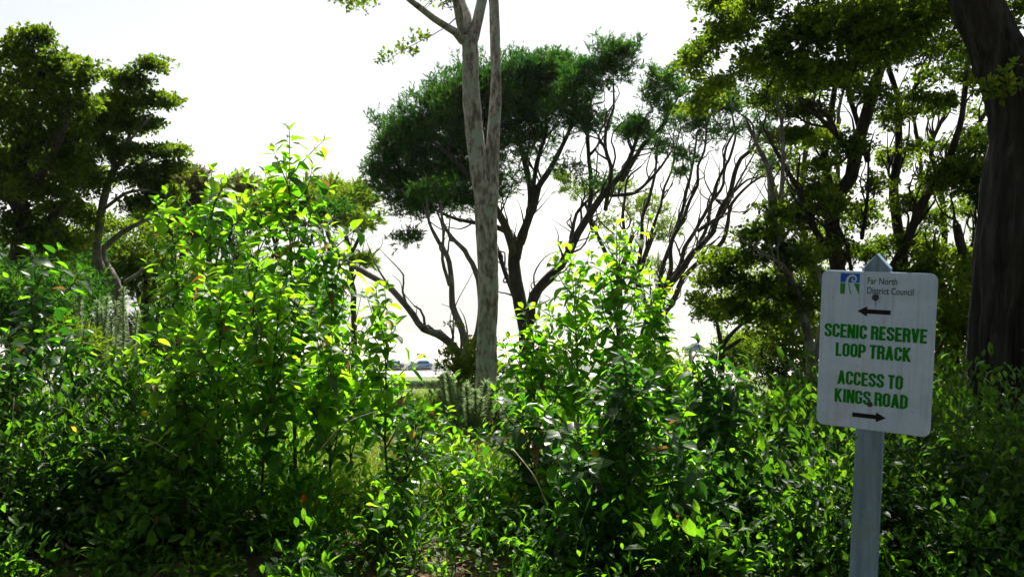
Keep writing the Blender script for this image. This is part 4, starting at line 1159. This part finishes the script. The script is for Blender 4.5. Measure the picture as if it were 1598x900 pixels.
undergrowth("undergrowth", pts, r5.uniform(.1, .34, len(pts)), .045, M['under'], 95)

pts, a = scatter(620, 3.1, 4.5, -150, 1720, r5)
pts = pts[((a < 500) | (a > 820)) | (r5.uniform(size=len(a)) < .25)]
undergrowth("low_undergrowth", pts, r5.uniform(.06, .3, len(pts)), .045, M['under'], 96, 90)
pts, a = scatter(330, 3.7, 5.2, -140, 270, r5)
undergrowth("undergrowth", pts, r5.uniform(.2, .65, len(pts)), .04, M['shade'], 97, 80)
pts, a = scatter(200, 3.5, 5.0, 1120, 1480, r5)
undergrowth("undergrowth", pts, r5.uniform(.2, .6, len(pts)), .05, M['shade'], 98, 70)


def grass(name, n, y0, y1, px0, px1, h, w, mat, seed):
    rng = np.random.default_rng(seed)
    m = n // 14
    pts, _ = scatter(m, y0, y1, px0, px1, rng)
    C = np.repeat(pts, 14, 0) + rng.normal(size=(m * 14, 2)) * .05
    k = len(C)
    z = ground(C[:, 0], C[:, 1])
    B = np.stack([C[:, 0], C[:, 1], z - .01], 1)
    D = rng.normal(size=(k, 3)) * np.array([.35, .35, .05]) + np.array([0, 0, 1])
    D = unit(D)
    L = h * rng.uniform(.5, 1.3, (k, 1))
    hz = unit(np.cross(D, rng.normal(size=(k, 3))))
    out = D * np.array([1, 1, 0])
    mid = B + D * L * .55
    tip = B + D * L * .95 + out * L * .5 - np.array([0, 0, .12]) * L
    V = np.stack([B - hz * w / 2, B + hz * w / 2, mid + hz * w * .4, mid - hz * w * .4, tip], 1)
    i = np.arange(k)[:, None] * 5
    mb = MB()
    mb.add(V.reshape(-1, 3), i + [[3, 2, 4]], i + [[0, 1, 2, 3]])
    return kind(mb.build(name, mat), 'stuff')


grass("grass", 32000, 3.9, 9.5, 440, 900, .33, .006, M['grass'], 101)
grass("grass", 9000, 8, 16, 480, 900, .32, .010, M['grass'], 102)
grass("grass", 16000, 5, 11, -60, 480, .42, .008, M['grass'], 103)
grass("grass", 16000, 4.6, 11, 860, 1350, .42, .008, M['grass'], 104)
grass("dry_grass", 3600, 5.4, 7.4, 620, 760, .40, .005, M['dry'], 105)
grass("dry_grass", 2000, 5.0, 7.0, 60, 260, .5, .005, M['dry'], 106)


def litter():
    rng = np.random.default_rng(8)
    n = 5200
    pts, _ = scatter(n, 3.0, 5.2, -120, 1700, rng)
    z = ground(pts[:, 0], pts[:, 1]) + rng.uniform(.004, .03, n)
    C = np.stack([pts[:, 0], pts[:, 1], z], 1)
    th = rng.uniform(0, 6.28, n)
    D = unit(np.stack([np.cos(th), np.sin(th), rng.normal(size=n) * .3], 1))
    s = unit(np.cross(D, np.array([0, 0, 1.0]) + .3 * rng.normal(size=(n, 3))))
    L = rng.uniform(.03, .08, (n, 1))
    V = np.stack([C - D * L / 2, C + s * L * .22 + [0, 0, .006], C + D * L / 2, C - s * L * .22 + [0, 0, .006]], 1)
    i = np.arange(n)[:, None] * 4
    mb = MB()
    mb.add(V.reshape(-1, 3), np.concatenate([i + [[0, 1, 2]], i + [[0, 2, 3]]]))
    return kind(mb.build("leaf_litter", M['litter']), 'stuff')


litter()


def dead_twig(label, pts, Y, r, seed, side=()):
    rng = np.random.default_rng(seed)
    P = np.array([at(px, py, Y + dy) for px, py, dy in pts])
    mb = MB()
    mb.tube(catmull(P, 12), np.linspace(r, r * .4, 12), 6, .08, rng)
    for a0, b0 in side:
        mb.tube(np.array([at(a0[0], a0[1], Y + a0[2]), at(b0[0], b0[1], Y + b0[2])]), [r * .5, r * .25], 5)
    o = mb.build("dead_branch", plain_mat("dead_wood", (0.42, 0.36, 0.30), .85, 0, .3, .35, 40), None, True, P[0])
    o.location = P[0]
    return tag(o, label, "branch", "fallen bare branches")


dead_twig("bare pale twig slanting through the tall thicket at lower left", [(218, 682, 0), (245, 692, -.05), (278, 712, -.1)], 3.85, .005, 1)
dead_twig("short bare twig below the longer pale twig in the left thicket", [(272, 758, 0), (292, 776, 0), (318, 802, -.1)], 3.8, .005, 2)
dead_twig("broken pinkish stick lying on the leaf litter at lower left", [(91, 840, .1), (103, 851, 0), (136, 868, -.15)], 3.75, .009, 3, [((100, 849, 0), (96, 862, 0))])

for i, (lab, pts_, Y) in enumerate([
        ("thin bare twig leaning among dark leaves at the left edge", [(8, 880, 0), (14, 740, 0), (22, 620, 0)], 3.9),
        ("bare upright stalk in the dark left foreground", [(60, 890, 0), (66, 800, 0), (70, 700, 0)], 3.9),
        ("bare arching twig low in the right thicket", [(800, 700, 0), (835, 745, -.1), (858, 800, -.1)], 3.7),
        ("bare twig crossing in front of the dark leaves left of the sign post", [(1130, 840, 0), (1185, 815, 0), (1240, 770, 0)], 3.5),
        ("bare pale stalk standing in the sunlit grass", [(668, 860, 0), (676, 780, 0), (690, 705, 0)], 4.2),
        ("bent dry stalk between heath bush and right thicket", [(770, 800, 0), (782, 730, 0), (810, 690, 0)], 4.6),
        ("thin dry twig slanting across the middle of the tall thicket", [(500, 700, 0), (540, 660, -.1), (590, 640, -.1)], 3.8)]):
    dead_twig(lab, pts_, Y, .0035, 20 + i)
SIGN_FIT = (1.3784, 3.0257, 1.1319, -0.5215, 0.0103, 0.0017, 0.6074)
# ------------------------------------------------------------------ the sign
def rot(yaw, roll, tilt):
    cy_, sy_, cr, sr, ct, st = math.cos(yaw), math.sin(yaw), math.cos(roll), math.sin(roll), math.cos(tilt), math.sin(tilt)
    return np.array([[cy_, -sy_, 0], [sy_, cy_, 0], [0, 0, 1]]) @ np.array([[cr, 0, sr], [0, 1, 0], [-sr, 0, cr]]) @ np.array([[1, 0, 0], [0, ct, -st], [0, st, ct]])


SIGN_C, SIGN_R, SW, SH = np.array(SIGN_FIT[:3]), rot(*SIGN_FIT[3:6]), 0.40, SIGN_FIT[6]
PW = 0.096


def paint_sign():
    m, nt, out = new_mat("white_sign_paint")
    L = nt.links.new
    tc = N(nt, "ShaderNodeTexCoord")
    n1 = N(nt, "ShaderNodeTexNoise", Scale=7.0, Detail=6.0, Roughness=0.65)
    n2 = N(nt, "ShaderNodeTexNoise", Scale=45.0, Detail=3.0, Roughness=0.6)
    n3 = N(nt, "ShaderNodeTexVoronoi", Scale=26.0)
    for n in (n1, n2, n3):
        L(tc.outputs['Object'], n.inputs['Vector'])
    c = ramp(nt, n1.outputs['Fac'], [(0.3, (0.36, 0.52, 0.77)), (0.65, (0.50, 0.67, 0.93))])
    f = ramp(nt, n2.outputs['Fac'], [(0.60, (0, 0, 0)), (0.78, (.5, .5, .5))])
    mc = N(nt, "ShaderNodeMixRGB")
    mc.inputs[2].default_value = (0.38, 0.40, 0.46, 1)
    L(f, mc.inputs[0])
    L(c, mc.inputs[1])
    f2 = ramp(nt, n3.outputs['Distance'], [(0.05, (.55, .55, .55)), (0.10, (0, 0, 0))])
    m2 = N(nt, "ShaderNodeMixRGB")
    m2.inputs[2].default_value = (0.2, 0.18, 0.17, 1)
    L(f2, m2.inputs[0])
    L(mc.outputs[0], m2.inputs[1])
    mp = N(nt, "ShaderNodeMapping")
    mp.inputs['Scale'].default_value = (60, 60, 3.0)
    L(tc.outputs['Object'], mp.inputs[0])
    n4 = N(nt, "ShaderNodeTexNoise", Scale=1.0, Detail=4.0, Roughness=0.6)
    L(mp.outputs[0], n4.inputs['Vector'])
    f3 = ramp(nt, n4.outputs['Fac'], [(0.52, (0, 0, 0)), (0.75, (.55, .55, .55))])
    m3 = N(nt, "ShaderNodeMixRGB")
    m3.inputs[2].default_value = (0.28, 0.35, 0.44, 1)
    L(f3, m3.inputs[0])
    L(m2.outputs[0], m3.inputs[1])
    n5 = N(nt, "ShaderNodeTexNoise", Scale=3.2, Detail=5.0, Roughness=0.7)
    L(tc.outputs['Object'], n5.inputs['Vector'])
    f4 = ramp(nt, n5.outputs['Fac'], [(0.56, (0, 0, 0)), (0.72, (.6, .6, .6))])
    m4 = N(nt, "ShaderNodeMixRGB")
    m4.inputs[2].default_value = (0.36, 0.36, 0.42, 1)
    L(f4, m4.inputs[0])
    L(m3.outputs[0], m4.inputs[1])
    pb = N(nt, "ShaderNodeBsdfPrincipled", Roughness=0.45)
    L(m4.outputs[0], pb.inputs['Base Color'])
    L(pb.outputs[0], out.inputs[0])
    return m


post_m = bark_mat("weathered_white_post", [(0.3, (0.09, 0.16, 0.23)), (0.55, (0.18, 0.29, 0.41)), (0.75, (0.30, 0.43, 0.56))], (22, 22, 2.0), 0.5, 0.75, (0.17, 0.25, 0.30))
green_m = plain_mat("green_print", (0.005, 0.19, 0.004), .7, spec=.1, vary=.15, scale=30)
black_m = plain_mat("black_print", (0.01, 0.01, 0.012), .6, 0, .15)
dkgreen_m = plain_mat("grey_green_print", (0.03, 0.06, 0.05), .5)
blue_m = plain_mat("blue_print", (0.01, 0.09, 0.62), .6, 0, .2)
lgreen_m = plain_mat("logo_green_print", (0.012, 0.20, 0.02), .5)
bolt_m = plain_mat("rusty_bolt", (0.06, 0.045, 0.06), .5, .5, .5, .3, 60)
white_m = paint_sign()

# sign origin at the post's foot
post_local_u = (0.478 - .5) * SW
foot = SIGN_C + SIGN_R @ np.array([post_local_u, PW / 2 + .004, 0])
k_ = (ground1(foot[0], foot[1]) - .05 - foot[2]) / SIGN_R[2, 2]
foot = foot + SIGN_R @ np.array([0, 0, k_])
sign = thing("track_sign", "white walking-track sign with green lettering and two black arrows bolted to a post", "sign", foot)
mw = Matrix.Identity(4)
for i_ in range(3):
    for j_ in range(3):
        mw[i_][j_] = SIGN_R[i_, j_]
sign.rotation_euler = mw.to_euler()
TOPZ = -k_ + SH / 2
# post: chamfered square with a gabled top (ridge running front to back)
def post_mesh():
    h, c, z1 = PW / 2, .007, TOPZ + .012
    ring = [(-h + c, -h), (h - c, -h), (h, -h + c), (h, h - c), (h - c, h), (-h + c, h), (-h, h - c), (-h, -h + c)]
    mb = MB()
    V = [(x, y, 0) for x, y in ring] + [(x, y, z1) for x, y in ring] + [(0, -h, z1 + .055), (0, h, z1 + .055)]
    Q = [[i, (i + 1) % 8, 8 + (i + 1) % 8, 8 + i] for i in range(8)]
    a, b = 16, 17
    T = [[8, 9, a], [12, 13, b], [9, 10, a], [11, 12, b], [13, 14, b], [15, 8, a]]
    Q += [[10, 11, b, a], [14, 15, a, b]]
    mb.add(V, T, Q)
    return mb


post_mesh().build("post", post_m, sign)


def rounded_panel(w, h, r, t, bev=.0015):
    pts = []
    for cx_, cz_, a0 in ((w / 2 - r, h / 2 - r, 0), (-w / 2 + r, h / 2 - r, 90), (-w / 2 + r, -h / 2 + r, 180), (w / 2 - r, -h / 2 + r, 270)):
        for k in range(7):
            a = math.radians(a0 + 15 * k)
            pts.append((cx_ + r * math.cos(a), cz_ + r * math.sin(a)))
    n = len(pts)
    P = np.array(pts)
    inn = P * (1 - 2 * bev / np.array([w, h]))
    V = [(x, 0, z) for x, z in inn] + [(x, bev, z) for x, z in P] + [(x, t, z) for x, z in P] + [(0, 0, 0), (0, t, 0)]
    Q = []
    for k in range(2):
        Q += [[k * n + i, k * n + (i + 1) % n, (k + 1) * n + (i + 1) % n, (k + 1) * n + i] for i in range(n)]
    Q = [q[::-1] for q in Q]
    T = [[(i + 1) % n, i, 3 * n] for i in range(n)] + [[2 * n + i, 2 * n + (i + 1) % n, 3 * n + 1] for i in range(n)]
    mb = MB()
    mb.add(V, T, Q)
    return mb


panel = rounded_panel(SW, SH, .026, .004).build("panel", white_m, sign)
panel.location = (-post_local_u, -PW / 2 - .0045, TOPZ - SH / 2)


def UV(u, v):
    return np.array([(u - .5) * SW, (.5 - v) * SH])


def flat(name, polys, mat, y=-.0006, holes=None):
    """thin printed shapes: polygons as lists of (x, z) on the panel face"""
    mb = MB()
    for pl in polys:
        n = len(pl)
        mb.add([(x, y, z) for x, z in pl], None, None)
        base = mb.n - n
        mb.T.append(np.array([[base, base + i, base + i + 1] for i in range(1, n - 1)]))
    return mb.build(name, mat, panel)


def arrow(u0, u1, v, right):
    a, b = UV(u0, v), UV(u1, v)
    hw, hh, hl = .0085, .0195, .035
    L = [(0, -hw), (hl * 0 + abs(b[0] - a[0]) - hl, -hw), (abs(b[0] - a[0]) - hl, -hh), (abs(b[0] - a[0]), 0), (abs(b[0] - a[0]) - hl, hh), (abs(b[0] - a[0]) - hl, hw), (0, hw)]
    if right:
        pts = [(a[0] + x, a[1] + z) for x, z in L]
    else:
        pts = [(b[0] - x, a[1] + z) for x, z in L]
    flat("arrow", [[pts[0], pts[1], pts[5], pts[6]], [pts[2], pts[3], pts[4]]], black_m)


arrow(.33, .62, .25, False)
arrow(.325, .622, .912, True)


def text(body, u0, u1, v, hv, mat, bold, space=1.0, name="lettering"):
    cu = bpy.data.curves.new("lettering", 'FONT')
    cu.body = body
    cu.align_x = 'LEFT'
    cu.size = 1.0
    cu.offset = bold
    cu.space_character = space
    tmp = link("lettering_source", cu)
    dg = bpy.context.evaluated_depsgraph_get()
    me = bpy.data.meshes.new_from_object(tmp.evaluated_get(dg))
    bpy.data.objects.remove(tmp)
    bpy.data.curves.remove(cu)
    co = np.zeros(len(me.vertices) * 3, np.float32)
    me.vertices.foreach_get("co", co)
    co = co.reshape(-1, 3)
    lo, hi = co.min(0), co.max(0)
    caps = .729 + 2 * bold if any(c.isupper() for c in body) else 1
    p0, p1 = UV(u0, v + hv / 2), UV(u1, v - hv / 2)
    out = np.zeros_like(co)
    out[:, 0] = p0[0] + (co[:, 0] - lo[0]) / (hi[0] - lo[0]) * (p1[0] - p0[0])
    out[:, 2] = p0[1] + (co[:, 1] + bold) / caps * (p1[1] - p0[1])
    out[:, 1] = -.0008
    me.vertices.foreach_set("co", out.ravel())
    me.update()
    me.name = "lettering"
    me.materials.clear()
    me.materials.append(mat)
    return link(name, me, panel)


# heavy condensed capitals as stroke paths on a unit-high box
O_ = [(.32, .905), (.18, .905), (.095, .81), (.095, .19), (.18, .095), (.32, .095), (.405, .19), (.405, .81), (.32, .905)]
GLYPH = {
    'S': (.5, [[(.405, .66), (.405, .81), (.32, .905), (.18, .905), (.095, .81), (.095, .68), (.15, .585), (.35, .435), (.405, .34), (.405, .19), (.32, .095), (.18, .095), (.095, .19), (.095, .34)]]),
    'C': (.5, [[(.405, .64), (.405, .81), (.32, .905), (.18, .905), (.095, .81), (.095, .19), (.18, .095), (.32, .095), (.405, .19), (.405, .36)]]),
    'G': (.5, [[(.405, .66), (.405, .81), (.32, .905), (.18, .905), (.095, .81), (.095, .19), (.18, .095), (.30, .095), (.405, .16), (.405, .45), (.26, .45)]]),
    'O': (.5, [O_]),
    'D': (.5, [[(.095, 0), (.095, 1)], [(.095, .905), (.29, .905), (.405, .79), (.405, .21), (.29, .095), (.095, .095)]]),
    'P': (.5, [[(.095, 0), (.095, 1)], [(.095, .905), (.32, .905), (.405, .82), (.405, .55), (.32, .46), (.095, .46)]]),
    'R': (.5, [[(.095, 0), (.095, 1)], [(.095, .905), (.32, .905), (.405, .82), (.405, .60), (.33, .50), (.095, .50)], [(.27, .50), (.37, .45), (.40, .36), (.415, 0)]]),
    'E': (.44, [[(.095, 0), (.095, 1)], [(.095, .915), (.44, .915)], [(.095, .51), (.41, .51)], [(.095, .085), (.44, .085)]]),
    'L': (.42, [[(.095, 0), (.095, 1)], [(.095, .085), (.42, .085)]]),
    'I': (.2, [[(.1, 0), (.1, 1)]]),
    'T': (.46, [[(0, .915), (.46, .915)], [(.23, 0), (.23, 1)]]),
    'N': (.52, [[(.085, 0), (.085, 1)], [(.435, 0), (.435, 1)], [(.10, 1), (.42, 0)]]),
    'V': (.52, [[(.09, 1), (.26, 0)], [(.43, 1), (.26, 0)]]),
    'A': (.54, [[(.09, 0), (.27, 1)], [(.45, 0), (.27, 1)], [(.14, .28), (.40, .28)]]),
    'K': (.54, [[(.095, 0), (.095, 1)], [(.43, 1), (.14, .45)], [(.17, .62), (.45, 0)]]),
}


def block_text(body, u0, u1, v, hv):
    adv, runs = 0, []
    for ch in body:
        if ch == ' ':
            adv += .22
            continue
        w, paths = GLYPH[ch]
        runs += [[(x + adv, z) for x, z in p] for p in paths]
        adv += w + .055
    adv -= .055
    p0, p1 = UV(u0, v + hv / 2), UV(u1, v - hv / 2)
    kx, kz = (p1[0] - p0[0]) / adv, p1[1] - p0[1]
    mb = MB()
    hw = .103
    for k, path in enumerate(runs):
        P = np.array(path, float)
        closed = np.allclose(P[0], P[-1])
        n = len(P)
        A, Bq = np.zeros((n, 2)), np.zeros((n, 2))
        for i in range(n):
            t0 = unit(P[i] - P[i - 1]) if i else (unit(P[0] - P[-2]) if closed else unit(P[1] - P[0]))
            t1 = unit(P[i + 1] - P[i]) if i < n - 1 else (unit(P[1] - P[0]) if closed else unit(P[-1] - P[-2]))
            n0, n1 = np.array([-t0[1], t0[0]]), np.array([-t1[1], t1[0]])
            m = unit(n0 + n1)
            m = m * hw / max(.5, float(m @ n0)) * np.array([1, .76])
            A[i], Bq[i] = P[i] + m, P[i] - m
        if abs(P[0][0] - P[-1][0]) > .05 and n == 2 and abs(P[0][1] - P[1][1]) > .3:      # slanted bars end flat
            sx_ = hw * 1.02
            A = P + [sx_, 0]
            Bq = P - [sx_, 0]
        y = -.0006 - .00006 * k
        V = np.stack([A, Bq], 1).reshape(-1, 2)
        V = np.clip(V, [-1, 0], [99, 1])
        V3 = np.stack([p0[0] + V[:, 0] * kx, np.full(len(V), y), p0[1] + V[:, 1] * kz], 1)
        mb.add(V3, None, [[2 * i, 2 * i + 1, 2 * i + 3, 2 * i + 2] for i in range(n - 1)])
    return mb.build("lettering", green_m, panel)


block_text("SCENIC RESERVE", .044, .934, .382, .088)
block_text("LOOP TRACK", .152, .808, .502, .088)
block_text("ACCESS TO", .18, .752, .680, .088)
block_text("KINGS ROAD", .16, .80, .797, .088)
text("Far North", .41, .665, .056, .044, dkgreen_m, .014, 1.02)
text("District Council", .41, .805, .116, .044, dkgreen_m, .014, 1.02)

# council emblem: blue sky over green land, a white curling road with a thin green line
def emblem():
    a, b = UV(.17, .016), UV(.34, .146)
    w_, h_ = b[0] - a[0], a[1] - b[1]

    def q(x, z):
        return (a[0] + x * w_, b[1] + z * h_)

    flat("emblem_sky", [[q(0, .56), q(1, .56), q(1, 1), q(0, 1)]], blue_m, -.0006)
    flat("emblem_land", [[q(0, 0), q(.24, 0), q(.27, .52), q(0, .52)], [q(.70, .52), q(.98, 0), q(1, 0), q(1, .52)]], lgreen_m, -.0006)

    def ribbon(pts, ws, y):
        P = catmull(np.array([[*q(x, z), 0] for x, z in pts]), 36)
        t = unit(np.gradient(P, axis=0))
        n = np.stack([-t[:, 1], t[:, 0]], 1)
        w = np.interp(np.linspace(0, 1, 36), np.linspace(0, 1, len(ws)), ws)[:, None] * w_
        A, Bq = P[:, :2] + n * w, P[:, :2] - n * w
        return [[tuple(A[i]), tuple(Bq[i]), tuple(Bq[i + 1]), tuple(A[i + 1])] for i in range(35)]

    flat("emblem_road", ribbon([(.52, -.0), (.42, .30), (.36, .55), (.40, .78), (.56, .90), (.76, .86), (.82, .72), (.74, .62), (.62, .64), (.60, .72), (.68, .75)],
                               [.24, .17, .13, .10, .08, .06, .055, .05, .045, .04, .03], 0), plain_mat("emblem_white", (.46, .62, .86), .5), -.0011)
    flat("emblem_line", ribbon([(.56, 0), (.48, .28), (.43, .55), (.46, .74), (.58, .83), (.70, .80), (.74, .73)], [.035, .025, .02, .018, .015, .012, .01], 0), lgreen_m, -.0016)


emblem()


def bolt(u, v, r):
    x, z = UV(u, v)
    mb = MB()
    rings = [(1.0, 0), (.97, -.003), (.75, -.0065), (.4, -.0085)]
    V = [(x + r * k * math.cos(t), y - .0004, z + r * k * math.sin(t)) for k, y in rings for t in np.linspace(0, 2 * math.pi, 14, endpoint=False)] + [(x, -.0094, z)]
    Q = [[i * 14 + j, i * 14 + (j + 1) % 14, (i + 1) * 14 + (j + 1) % 14, (i + 1) * 14 + j] for i in range(3) for j in range(14)]
    T = [[42 + j, 42 + (j + 1) % 14, 56] for j in range(14)]
    mb.add(V, T, Q)
    mb.build("bolt", bolt_m, panel, True)


bolt(.483, .160, .0125)
bolt(.476, .835, .0105)
x_, z_ = UV(.486, .18)
flat("rust_streak", [[(x_ - .0018, z_), (x_ + .0018, z_), (x_ + .0012, z_ - .026), (x_ - .0010, z_ - .026)]], plain_mat("rust_stain", (.22, .2, .2), .7), -.0005)

# ------------------------------------------------------------------ vehicles on the shore road
glass_m = plain_mat("car_glass", (0.02, 0.03, 0.04), .08, 0, .8)
tyre_m = plain_mat("tyre_rubber", (0.02, 0.02, 0.02), .85)
rim_m = plain_mat("alloy_rim", (0.45, 0.46, 0.48), .35, .8)
lamp_m = plain_mat("headlight_glass", (0.7, 0.7, 0.68), .15)
red_m = plain_mat("tail_light", (0.5, 0.02, 0.02), .3)


def prism(mb, prof, w, taper=0.0):
    """profile in x-z extruded over y (width), upper points pulled in"""
    n = len(prof)
    zs = np.array([p[1] for p in prof])
    f = np.clip((zs - .9) / .7, 0, 1) * taper
    V = [(x, -w / 2 + ff, z) for (x, z), ff in zip(prof, f)] + [(x, w / 2 - ff, z) for (x, z), ff in zip(prof, f)]
    Q = [[i, (i + 1) % n, n + (i + 1) % n, n + i] for i in range(n)]
    cx_ = (np.mean([p[0] for p in prof]), np.mean(zs))
    V += [(cx_[0], -w / 2 + f.mean() * .6, cx_[1]), (cx_[0], w / 2 - f.mean() * .6, cx_[1])]
    T = [[(i + 1) % n, i, 2 * n] for i in range(n)] + [[n + i, n + (i + 1) % n, 2 * n + 1] for i in range(n)]
    mb.add(V, T, Q)


def car(label, paint, loc, rz, hatch=True):
    root = thing("parked_car", label, "car", loc, "cars parked along the shore road", rz)
    mb = MB()
    # lower body with wheel arches, nose toward -x
    prof = [(-2.15, .35), (-1.85, .30)]
    for cxw in (-1.35,):
        prof += [(cxw - .40, .30), (cxw - .34, .52), (cxw - .18, .66), (cxw, .70), (cxw + .18, .66), (cxw + .34, .52), (cxw + .40, .30)]
    prof += [(.85, .28)]
    for cxw in (1.3,):
        prof += [(cxw - .40, .30), (cxw - .34, .52), (cxw - .18, .66), (cxw, .70), (cxw + .18, .66), (cxw + .34, .52), (cxw + .40, .30)]
    prof += [(2.1, .38), (2.16, .7), (2.1, .98), (1.5, 1.02), (-.75, 1.0), (-1.2, .96), (-1.95, .82), (-2.18, .62)]
    n = len(prof)
    w = 1.74
    V = [(x, -w / 2, z) for x, z in prof] + [(x, w / 2, z) for x, z in prof]
    me = bpy.data.meshes.new("body")
    me.from_pydata(V, [], [[i, (i + 1) % n, n + (i + 1) % n, n + i] for i in range(n)] + [list(range(n))[::-1], [n + i for i in range(n)]])
    me.polygons.foreach_set("use_smooth", [False] * len(me.polygons))
    me.materials.append(paint)
    link("body", me, root)
    cab = MB()
    prism(cab, [(-.80, .99), (1.75 if hatch else 1.5, 1.0), (1.45 if hatch else .95, 1.42), (1.1 if hatch else .7, 1.5), (-.05, 1.5), (-.2, 1.46)], 1.66, .18)
    cb = cab.build("cabin", paint, root)
    for s in (-1, 1):
        for x0, x1, xa, xb in ((-.55, .28, -.12, .28), (.36, 1.05, .36, .95), (1.12, 1.5, 1.02, 1.3)):
            y0, y1 = s * (.835), s * .735
            m = MB()
            m.add([(x0, y0, 1.03), (x1, y0, 1.03), (xb, y1, 1.42), (xa, y1, 1.42)], None, [[0, 1, 2, 3]])
            m.build("window", glass_m, cb)
    m = MB()
    m.add([(-.80, -.74, 1.04), (-.80, .74, 1.04), (-.235, .62, 1.44), (-.235, -.62, 1.44)], None, [[0, 1, 2, 3]])
    m.build("windscreen", glass_m, cb)
    for xw in (-1.35, 1.3):
        for s in (-1, 1):
            m = MB()
            m.tube(np.array([[xw, s * .66, .32], [xw, s * .88, .32]]), [.32, .32], 18)
            wh = m.build("wheel", tyre_m, root, True)
            m = MB()
            m.tube(np.array([[xw, s * .86, .32], [xw, s * .89, .32]]), [.20, .18], 14)
            m.build("rim", rim_m, wh)
    for s in (-1, 1):
        m = MB()
        m.box((-2.08, s * .62, .72), (.14, .36, .14))
        m.build("headlight", lamp_m, root)
        m = MB()
        m.box((2.12, s * .70, .82), (.1, .26, .2))
        m.build("tail_light", red_m, root)
        m = MB()
        m.box((-.62, s * .96, 1.05), (.12, .16, .12))
        m.build("wing_mirror", paint, root)
    m = MB()
    m.box((-2.17, 0, .42), (.1, 1.6, .16))
    m.build("bumper", plain_mat("bumper_plastic", (.04, .04, .045), .6), root)
    return root


blue_p = plain_mat("blue_car_paint", (0.10, 0.22, 0.48), .25, .3)
navy_p = plain_mat("navy_car_paint", (0.03, 0.07, 0.22), .25, .3)
dark_p = plain_mat("dark_car_paint", (0.06, 0.07, 0.12), .25, .3)
p = at(656, 571, 145.5)
car("blue hatchback parked on the shore road, seen left of the pale forked trunk", blue_p, (p[0], 145.5, FZ + .01), math.radians(8))
p = at(612, 577, 145.0)
car("dark car parked in front of the blue hatchback, partly hidden by sapling leaves", dark_p, (p[0], 145.0, FZ + .01), math.radians(6), False)
p = at(1082, 543, 166.0)
car("navy car parked far off between the fanning stems and the low spreading tree", navy_p, (p[0], 166, FZ + .01), math.radians(4), True)

mb = MB()
for (xa, ya), (xb, yb) in zip([(27, 122), (30, 131), (38, 150)], [(30, 131), (38, 150), (50, 163)]):
    mb.add([(xa - 2.5, ya, FZ + .02), (xa + 2.5, ya, FZ + .02), (xb + 2.5, yb, FZ + .02), (xb - 2.5, yb, FZ + .02)], None, [[0, 1, 2, 3]])
kind(mb.build("driveway", plain_mat("driveway_concrete", (.42, .43, .46), .85, 0, .3, .12, 1.2)), 'structure')

# hedge by the lawn below the road
p = at(655, 592, 128)
rngh = np.random.default_rng(77)
hd = MB()
nH = 5200
C = np.stack([rngh.uniform(-4, 5.5, nH), rngh.uniform(-.6, .6, nH), rngh.uniform(.05, .95, nH)], 1)
D = unit(rngh.normal(size=(nH, 3)) + np.array([0, 0, .4]))
Vh, Th = blade_leaves(C, D, .28, .14, rngh)
hd.add(Vh, Th)
hr = thing("hedge", "low clipped hedge by the lawn below the blue hatchback", "hedge", (p[0], 128, FZ), None)
kind(hd.build("foliage", M['fine'], hr), 'stuff')
sb = MB()
for k in range(8):
    sb.tube(np.array([[-3.6 + 1.2 * k, 0, -.05], [-3.6 + 1.2 * k, .05, .6]]), [.04, .02], 5)
sb.build("stem", M['bark_dark'], hr)

# ------------------------------------------------------------------ unseen bush around and behind the camera, added to cut sky light, one mass
rw = np.random.default_rng(55)
az = np.radians(np.concatenate([rw.uniform(70, 290, 3400)]))
dist = rw.uniform(5.5, 11, len(az))
zz = rw.uniform(0, 1, len(az)) ** .9 * 7.0
C = np.stack([dist * np.sin(az), dist * np.cos(az), zz], 1)
C = np.concatenate([C, np.stack([rw.uniform(-7, 8, 1300), rw.uniform(-9, 1.2, 1300), rw.uniform(4.6, 7.2, 1300)], 1)])
keep = (C[:, 1] < 1.5) & (((np.hypot(C[:, 0] + 2.5, C[:, 1] + 5) > 2.7) | (C[:, 2] < 3)))
C = C[keep]
off = np.repeat(C, 4, 0) + rw.normal(size=(len(C) * 4, 3)) * .3
Vw, Tw = broad_leaves(off, unit(rw.normal(size=off.shape) + [0, 0, .5]), .16, rw, 6)
wd = MB()
wd.add(Vw, Tw)
for k in range(16):
    a = math.radians(80 + 13 * k)
    x0, y0 = 8 * math.sin(a), min(8 * math.cos(a), 1.2)
    wd.tube(np.array([[x0, y0, -.1], [x0 + .2, y0, 2.5], [x0 - .1, y0 + .2, 6.5]]), [.14, .11, .05], 8)
kind(wd.build("sky_blocking_woods", M['shade']), 'stuff')

# ------------------------------------------------------------------ sea haze
hz = MB()
hz.box((0, 14500, 86), (43000, 29700, 292))
m, nt, out = new_mat("sea_haze")
pv = N(nt, "ShaderNodeVolumePrincipled", Density=0.00022, Anisotropy=0.4)
pv.inputs['Color'].default_value = (0.97, 0.98, 1.0, 1)
nt.links.new(pv.outputs[0], out.inputs['Volume'])
kind(hz.build("haze", m), 'stuff')
